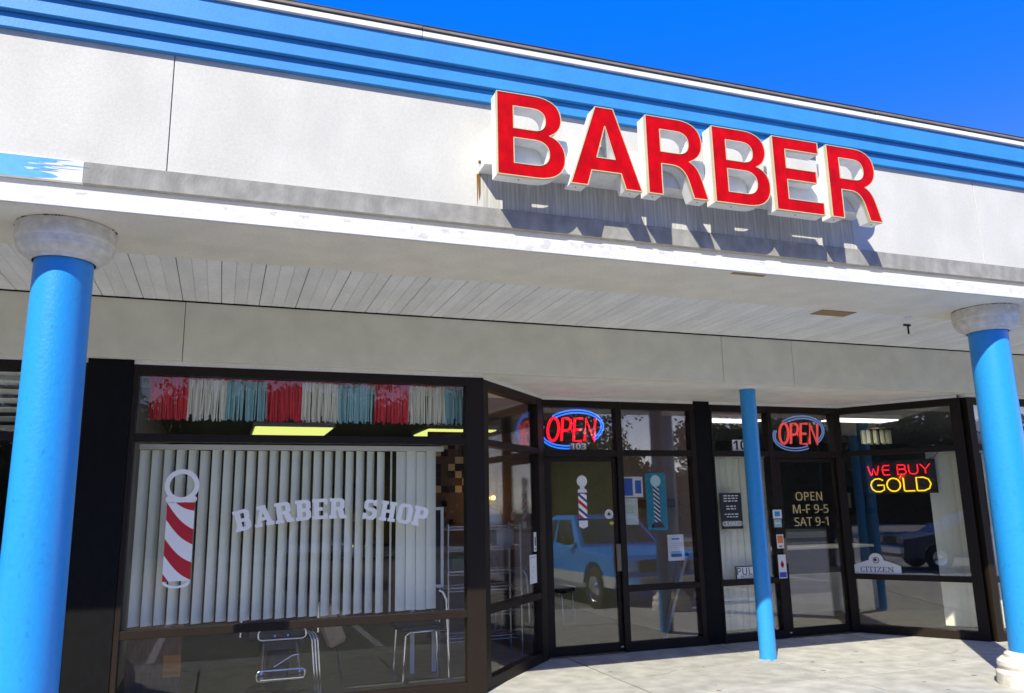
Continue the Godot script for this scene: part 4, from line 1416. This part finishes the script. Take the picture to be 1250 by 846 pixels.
		for i in 15:
			b.tube([Vector3(0.05 + i * 0.052, y + 0.004, 0), Vector3(0.05 + i * 0.052, y + 0.004, 0.38)], 0.0025, 4)
		part("wire_rack", b, M.wire, o)
	o = thing("white_bag", "rounded white bag on the top wire shelf", "bag", Vector3(2.86, 1.40, -8.76))
	b = MB.new()
	b.lathe([V(0.0, 0.0), V(0.12, 0.0), V(0.135, 0.03), V(0.13, 0.10), V(0.10, 0.16), V(0.05, 0.18), V(0, 0.185)], 24)
	part("body", b, M.paper, o)
	o = thing("grey_carton", "grey carton on the second highest wire shelf", "box", Vector3(2.90, 1.178, -8.75))
	boxed("carton", Vector3(0, 0, -0.1), Vector3(0.20, 0.17, 0.1), mat(Color(.42, .44, .44), .8), o, 0.004)
	boxed("flap", Vector3(0.01, 0.171, -0.09), Vector3(0.19, 0.176, 0.0), M.paper, o)
	o = thing("red_pouch", "small red pouch lying on the middle wire shelf", "bag", Vector3(2.72, 0.93, -8.72))
	b = MB.new()
	b.lathe([V(0.0, 0.0), V(0.06, 0.0), V(0.075, 0.03), V(0.06, 0.075), V(0.03, 0.09), V(0.035, 0.11), V(0, 0.11)], 16)
	part("pouch", b, mat(Color(.50, .10, .08), .7), o)
	o = thing("green_box", "dark green box on the middle wire shelf by its left post", "box", Vector3(2.38, 0.928, -8.75))
	boxed("carton", Vector3(0, 0, -0.1), Vector3(0.17, 0.13, 0.1), mat(Color(.05, .10, .06), .7), o, 0.004)
	boxed("lid", Vector3(-0.004, 0.131, -0.104), Vector3(0.174, 0.15, 0.104), mat(Color(.06, .12, .07), .7), o, 0.004)
	# coat shelf and leaning sticks by the partition
	o = thing("coat_shelf", "brown wooden coat shelf fixed to the pale inner wall", "shelf", Vector3(5.40, 1.56, -9.9))
	boxed("board", Vector3(-0.16, 0, 0), Vector3(0, 0.10, 0.9), M.wood, o, 0.004)
	b = MB.new()
	b.lathe([V(0, 0.10), V(0.05, 0.10), V(0.06, 0.14), V(0.03, 0.19), V(0, 0.20)], 14, Vector3(-0.08, 0, 0.5))
	part("finial", b, M.wood_light, o)
	for s in [["wooden_stick", "light wooden stick leaning in corner of the barber entrance", M.wood_light, Vector3(4.98, 0.0, -8.75), Vector3(5.16, 0.92, -8.62), "stick", 0.035], ["white_stick", "white stick leaning in corner beside the wooden stick", M.paper, Vector3(5.06, 0.0, -8.85), Vector3(5.27, 0.98, -8.60), "stick", 0.03]]:
		o = thing(s[0], s[1], s[5], s[3])
		b = MB.new()
		b.bar(Vector3(0, 0.0, 0), s[4] - s[3], s[6], 0.02, Vector3.BACK)
		part("shaft", b, s[2], o)
		b = MB.new()
		b.bar((s[4] - s[3]) * 1.001, (s[4] - s[3]) * 1.04, s[6] * 1.3, 0.026, Vector3.BACK)
		part("grip", b, M.black, o)
	# second shop: case, pictures, hanging lamp
	o = thing("display_case", "glass topped display case deep inside the second shop", "display case", Vector3(7.3, 0, -10.6))
	boxed("plinth", Vector3(0, 0, 0), Vector3(2.2, 0.55, 0.5), M.inner_light, o, 0.004)
	boxed("shelf", Vector3(0.02, 0.551, 0.02), Vector3(2.18, 0.90, 0.48), M.vinyl_black, o)
	boxed("top", Vector3(-0.01, 0.901, -0.01), Vector3(2.21, 0.94, 0.51), M.rail_white, o, 0.004)
	for i in 3:
		var sz: float = [0.28, 0.5, 0.25][i]
		o = thing("picture_frame", ["small black framed picture, left of three on the rear wall", "large black framed picture, middle of three on the rear wall", "narrow black framed picture, right of three on the rear wall"][i], "picture", Vector3(11.2 + [0.0, 0.62, 1.4][i], 1.35, -13.49), 0, "pictures on the second shop's rear wall")
		boxed("frame", Vector3(0, 0, 0), Vector3(sz, 0.55 if i == 1 else 0.45, 0.03), M.black, o, 0.004)
		boxed("print", Vector3(sz * 0.22, 0.12, 0.0305), Vector3(sz * 0.78, 0.43 if i == 1 else 0.35, 0.032), mat([Color(.04, .04, .04), Color(.32, .33, .26), Color(.05, .05, .05)][i], .5), o)
	o = thing("pendant_lamp", "glass strip pendant lamp hanging inside the bay window", "lamp", Vector3(9.55, 2.46, -9.85))
	for i in 12:
		var a := TAU * i / 12
		var d := MB.new()
		d.box(Vector3(cos(a) * 0.24 - 0.035, 0, sin(a) * 0.12 - 0.004), Vector3(cos(a) * 0.24 + 0.035, 0.21, sin(a) * 0.12 + 0.004), 0.002)
		part("glass_strip", d, M.slats[i % 3], o)
	b = MB.new()
	b.lathe([V(0.27, 0.211), V(0.27, 0.23), V(0.02, 0.25), V(0.02, 0.35)], 20)
	part("mount", b, M.bronze, o)

func lot() -> void:
	var g := MB.new()
	g.quad(Vector3(-400, -0.32, -400), Vector3(400, -0.32, -400), Vector3(400, -0.32, 400), Vector3(-400, -0.32, 400), Vector3.UP)
	struct("ground", g, M.grass)
	g = MB.new()
	g.quad(Vector3(-60, -0.15, -4.9), Vector3(60, -0.15, -4.9), Vector3(60, -0.15, 15), Vector3(-60, -0.15, 15), Vector3.UP)
	var pl := struct("parking_lot", g, M.asphalt)
	boxed("concrete_apron", Vector3(-25, -0.16, -4.779), Vector3(25, -0.146, -3.4), M.concrete[0], pl)
	for i in 9:
		boxed("bay_line", Vector3(-9.0 + i * 2.75, -0.149, -3.3), Vector3(-8.9 + i * 2.75, -0.146, 0.9), M.line_paint, pl)
	g = MB.new()
	g.quad(Vector3(-200, -0.30, 22), Vector3(200, -0.30, 22), Vector3(200, -0.30, 31), Vector3(-200, -0.30, 31), Vector3.UP)
	var rd := struct("road", g, M.asphalt)
	for s in [26.3, 26.6]:
		boxed("centre_line", Vector3(-80, -0.297, s), Vector3(80, -0.294, s + 0.1), mat(Color(.6, .42, .04), .8), rd)
	# walkway in slabs
	g = MB.new()
	g.box(Vector3(-20, -0.31, -8.6), Vector3(20, -0.012, -4.9))
	var sw := struct("sidewalk", g, M.grime_joint)
	var kx := -13.0
	var n := 0
	while kx < 16.5:
		for zz in [[-6.32, -4.93], [-8.45, -6.338]]:
			boxed("paving_slab", Vector3(kx + 0.009, -0.012, zz[0]), Vector3(kx + 1.825, 0.0, zz[1]), M.concrete[(n * 5) % 3], sw, 0.004)
			n += 1
		kx += 1.84
	boxed("threshold", Vector3(3.38, 0.0005, -8.45), Vector3(4.27, 0.011, -8.33), M.bronze, sw, 0.003)
	boxed("threshold", Vector3(6.46, 0.0005, -8.45), Vector3(7.39, 0.011, -8.33), M.bronze, sw, 0.003)
	rng.seed = 62
	for k in 40:
		var gx := rng.randf_range(3.4, 7.4)
		var gw := rng.randf_range(0.03, 0.16)
		var p := PackedVector2Array()
		for j in 11:
			p.append(V(gx + cos(TAU * j / 11) * gw * rng.randf_range(0.6, 1.0), 8.325 + sin(TAU * j / 11) * 0.022 * rng.randf_range(0.4, 1.0)))
		var m := MB.new()
		m.t = Transform3D(Basis(Vector3.RIGHT, -PI / 2), Vector3.ZERO)
		m.face(p, [], 0.0004 + 0.000005 * k, 1)
		part("sill_dirt", m, M.gum[k % 2], sw)
	rng.seed = 61
	for k in 60:
		var c := V(rng.randf_range(1.0, 9.0), rng.randf_range(5.2, 8.3))
		var p := PackedVector2Array()
		var r := rng.randf_range(0.008, 0.03)
		for j in 9:
			p.append(c + V(cos(TAU * j / 9), sin(TAU * j / 9)) * r * rng.randf_range(0.6, 1.0))
		var m := MB.new()
		m.t = Transform3D(Basis(Vector3.RIGHT, -PI / 2), Vector3.ZERO)
		m.face(p, [], 0.0006 + 0.00001 * k, 1)
		part("gum_spot", m, M.gum[k % 2], sw)
	for k in 5:
		var m := MB.new()
		var at := Vector3(2.5 + k * 1.4 + rng.randf_range(-0.4, 0.4), 0.0012, -rng.randf_range(6.6, 7.9))
		var dir := rng.randf_range(-0.6, 0.6)
		for j in 14:
			dir += rng.randf_range(-0.5, 0.5)
			var nx := at + Vector3(cos(dir), 0, sin(dir)) * 0.06
			var w := Vector3(-sin(dir), 0, cos(dir)) * rng.randf_range(0.0008, 0.0022)
			m.quad(at - w, nx - w, nx + w, at + w, Vector3.UP)
			at = nx
		part("crack", m, M.black, sw)
	boxed("kerb", Vector3(-20, -0.31, -4.925), Vector3(20, -0.001, -4.78), M.concrete[1], sw, 0.015)

func _ready() -> void:
	var cam := Camera3D.new()
	cam.name = "camera"
	add_child(cam)
	cam.position = Vector3(0, 1.55, 0)
	cam.rotation_degrees = Vector3(11.584, -19.851, -1.104)
	cam.fov = 46.81
	cam.far = 1200
	cam.current = true
	var we := WorldEnvironment.new()
	we.name = "environment"
	var env := Environment.new()
	env.background_mode = Environment.BG_SKY
	var sky := Sky.new()
	var sm := ProceduralSkyMaterial.new()
	sm.sky_top_color = Color(.000, .112, .65).linear_to_srgb()
	sm.sky_horizon_color = Color(1.85, 1.88, 1.72).linear_to_srgb()
	sm.sky_curve = 0.07
	sm.ground_horizon_color = Color(.35, .36, .36).linear_to_srgb()
	sm.ground_bottom_color = Color(.18, .18, .17).linear_to_srgb()
	sky.sky_material = sm
	env.sky = sky
	env.tonemap_mode = Environment.TONE_MAPPER_LINEAR
	env.tonemap_exposure = 1.78
	env.sdfgi_enabled = true
	env.ssao_enabled = true
	env.ssil_enabled = true
	we.environment = env
	add_child(we)
	var sun := DirectionalLight3D.new()
	sun.name = "sun"
	sun.light_energy = 1.35
	sun.light_angular_distance = 0.5
	sun.light_color = Color(1.0, 0.975, 0.89)
	sun.shadow_enabled = true
	add_child(sun)
	sun.look_at_from_position(Vector3.ZERO, Vector3(0.80, -1.16, -1.0))

	materials()
	lot()
	building()
	storefronts()
	# columns and pole
	make_column(Vector3(-0.985, 0, -5.385), "big round blue column with white capital at the left edge")
	make_column(Vector3(6.68, 0, -5.385), "big round blue column with white capital at the right edge")
	var o := thing("steel_pole", "slim plain blue pole standing before the second shop entrance", "pole", Vector3(5.42, 0, -7.38))
	var b := MB.new()
	b.lathe([V(0.0, 0.0), V(0.086, 0.0), V(0.086, 0.8), V(0.085, 2.812)], 32)
	part("tube", b, M.pole_blue, o)
	b = MB.new()
	b.lathe([V(0.087, 0.0), V(0.092, 0.0), V(0.090, 0.006), V(0.087, 0.008)], 32)
	part("weld_bead", b, M.pole_blue, o)
	# fascia sign
	o = thing("sign_raceway", "white metal raceway box carrying the red letters", "sign box", Vector3(0, 0, -5.0895))
	boxed("box", Vector3(1.606, 3.906, 0), Vector3(4.93, 4.165, 0.163), M.letter_return, o, 0.004)
	b = MB.new()
	b.lathe([V(0, 0), V(0.014, 0), V(0.014, 0.012), V(0, 0.014)], 6)
	var bolt := part("bolt", b, M.rust, o)
	bolt.position = Vector3(1.605, 3.965, 0.06)
	bolt.rotation.z = PI / 2
	sign_letter("B", 1.656, "first red letter B at the left end of the sign")
	sign_letter("A", 2.197, "red letter A, second in the fascia sign")
	sign_letter("R", 2.815, "red letter R between the A and the second B")
	sign_letter("B", 3.385, "second red letter B in the middle of the sign")
	sign_letter("E", 3.938, "red letter E, second from right in the sign")
	sign_letter("R", 4.466, "last red letter R at the right end of the sign")
	# soffit bits
	o = thing("soffit_bracket", "small dark T shaped bracket hanging from the soffit boards", "bracket", Vector3(6.427, 3.314, -6.05))
	b = MB.new()
	b.tube([Vector3(0, 0, 0), Vector3(0, -0.10, 0)], 0.010, 8)
	part("stem", b, M.black, o)
	boxed("arm", Vector3(-0.05, -0.02, -0.01), Vector3(0.03, -0.002, 0.01), M.black, o)
	o = thing("soffit_cup", "small white round fitting at the edge of the soffit boards", "fitting", Vector3(6.184, 3.313, -5.80))
	b = MB.new()
	b.lathe([V(0.0, -0.03), V(0.02, -0.03), V(0.035, -0.01), V(0.035, 0.0)], 16)
	part("cup", b, M.paper, o)
	window_lettering()
	entrance_signs()
	interior()
	# vehicles that show in the glass
	car("blue pickup truck with grey lower panels parked facing the shops", "pickup_truck", Vector3(7.0, -0.15, -2.05), PI / 2, M.truck_blue, M.truck_grey, {
		"kind": "truck", "body": [-2.6, .42, 2.55, .42, 2.6, .55, 2.58, .84, 2.45, .93, 1.1, 1.02, -2.55, 1.02, -2.6, .96], "wheels": [1.75, -1.6], "r": 0.36, "half": 0.90, "sill": 0.60,
		"cab": [-.75, 1.12, -.6, .45, 1.01, 1.56], "side_glass": [[.08, .30], [.36, .86]], "nose": 2.58, "tail": -2.58})
	car("dark blue sedan parked facing the shops on the left", "sedan", Vector3(-4.4, -0.15, -1.4), PI / 2, M.dark_blue, M.dark_blue, {
		"kind": "car", "body": [-2.3, .32, 2.25, .32, 2.3, .5, 2.2, .78, 1.2, .95, -1.7, 1.0, -2.25, .95, -2.3, .6], "wheels": [1.4, -1.35], "r": 0.32, "half": 0.88, "sill": 0.45,
		"cab": [-1.7, 1.25, -.95, .35, .95, 1.42], "side_glass": [[.12, .48], [.52, .9]], "nose": 2.26, "tail": -2.28})
	car("silver sedan parked beyond the driving lane", "sedan", Vector3(2.4, -0.15, 7.2), PI / 2 + 0.1, M.silver, M.silver, {
		"kind": "car", "body": [-2.3, .32, 2.25, .32, 2.3, .5, 2.2, .78, 1.2, .95, -1.7, 1.0, -2.25, .95, -2.3, .6], "wheels": [1.4, -1.35], "r": 0.32, "half": 0.88, "sill": 0.42,
		"cab": [-1.7, 1.25, -.95, .35, .95, 1.42], "side_glass": [[.12, .48], [.52, .9]], "nose": 2.26, "tail": -2.28})
	car("white sedan parked far left beyond the dark sedan", "sedan", Vector3(-9.2, -0.15, 5.5), 0.3, M.white_car, M.white_car, {
		"kind": "car", "body": [-2.3, .32, 2.25, .32, 2.3, .5, 2.2, .78, 1.2, .95, -1.7, 1.0, -2.25, .95, -2.3, .6], "wheels": [1.4, -1.35], "r": 0.32, "half": 0.88, "sill": 0.42,
		"cab": [-1.7, 1.25, -.95, .35, .95, 1.42], "side_glass": [[.12, .48], [.52, .9]], "nose": 2.26, "tail": -2.28})
	var spots := [[-16, 34, 11, 4.2], [-8.5, 36, 12, 4.6], [0, 34, 9.5, 4.0], [8, 37, 12, 4.8], [16.5, 34, 10, 4.2], [22.5, 36, 11.5, 4.5], [-26, 20, 10, 4.2], [-34, 12, 11, 4.5]]
	var names := ["leftmost dark green tree of the row across the road", "tall dark tree second from left across the road", "low broad tree opposite the barber shop across the road", "tallest dense tree opposite the second shop across the road", "round dark tree right of the tallest tree", "rightmost broad tree across the road", "broad tree on the near verge left of the lot", "farthest left tree beside the lot"]
	for i in spots.size():
		var s: Array = spots[i]
		tree(names[i], Vector3(s[0], -0.32, s[1]), s[2], s[3], 100 + i)
	wood()

func wood() -> void:
	rng.seed = 900
	var lf := MB.new()
	for k in 34:
		var c := Vector3(rng.randf_range(-0.8, 0.8), rng.randf_range(-0.7, 0.7), rng.randf_range(-0.8, 0.8))
		var u := Vector3(rng.randf_range(-1, 1), rng.randf_range(-1, 1), rng.randf_range(-1, 1)).normalized() * 0.21
		var w := u.cross(Vector3(rng.randf_range(-1, 1), rng.randf_range(-1, 1), rng.randf_range(-1, 1))).normalized() * 0.13
		lf.quad(c - u, c + w, c + u, c - w)
	var mm := MultiMesh.new()
	mm.transform_format = MultiMesh.TRANSFORM_3D
	mm.mesh = lf.mesh()
	var n := 18000
	mm.instance_count = n
	var f := FastNoiseLite.new()
	f.seed = 4
	f.frequency = 0.06
	for i in n:
		var x := rng.randf_range(-75, 75)
		var z := 46.0 + rng.randf_range(-4, 4)
		if i % 3 == 0:
			x = rng.randf_range(-62, -54)
			z = rng.randf_range(-30, 50)
		var top := (9.5 if x < 27.0 or x > 40.0 else 4.5) + 4.0 * f.get_noise_1d(x)
		mm.set_instance_transform(i, Transform3D(Basis.from_euler(Vector3(rng.randf() * TAU, rng.randf() * TAU, 0)), Vector3(x, -0.3 + top * rng.randf(), z)))
	var mi := MultiMeshInstance3D.new()
	mi.multimesh = mm
	mi.material_override = M.leaf
	mi.name = "far_wood"
	tag(mi, "dense far wood closing the view across the road", "wood")
	mi.set_meta("kind", "stuff")
	add_child(mi)
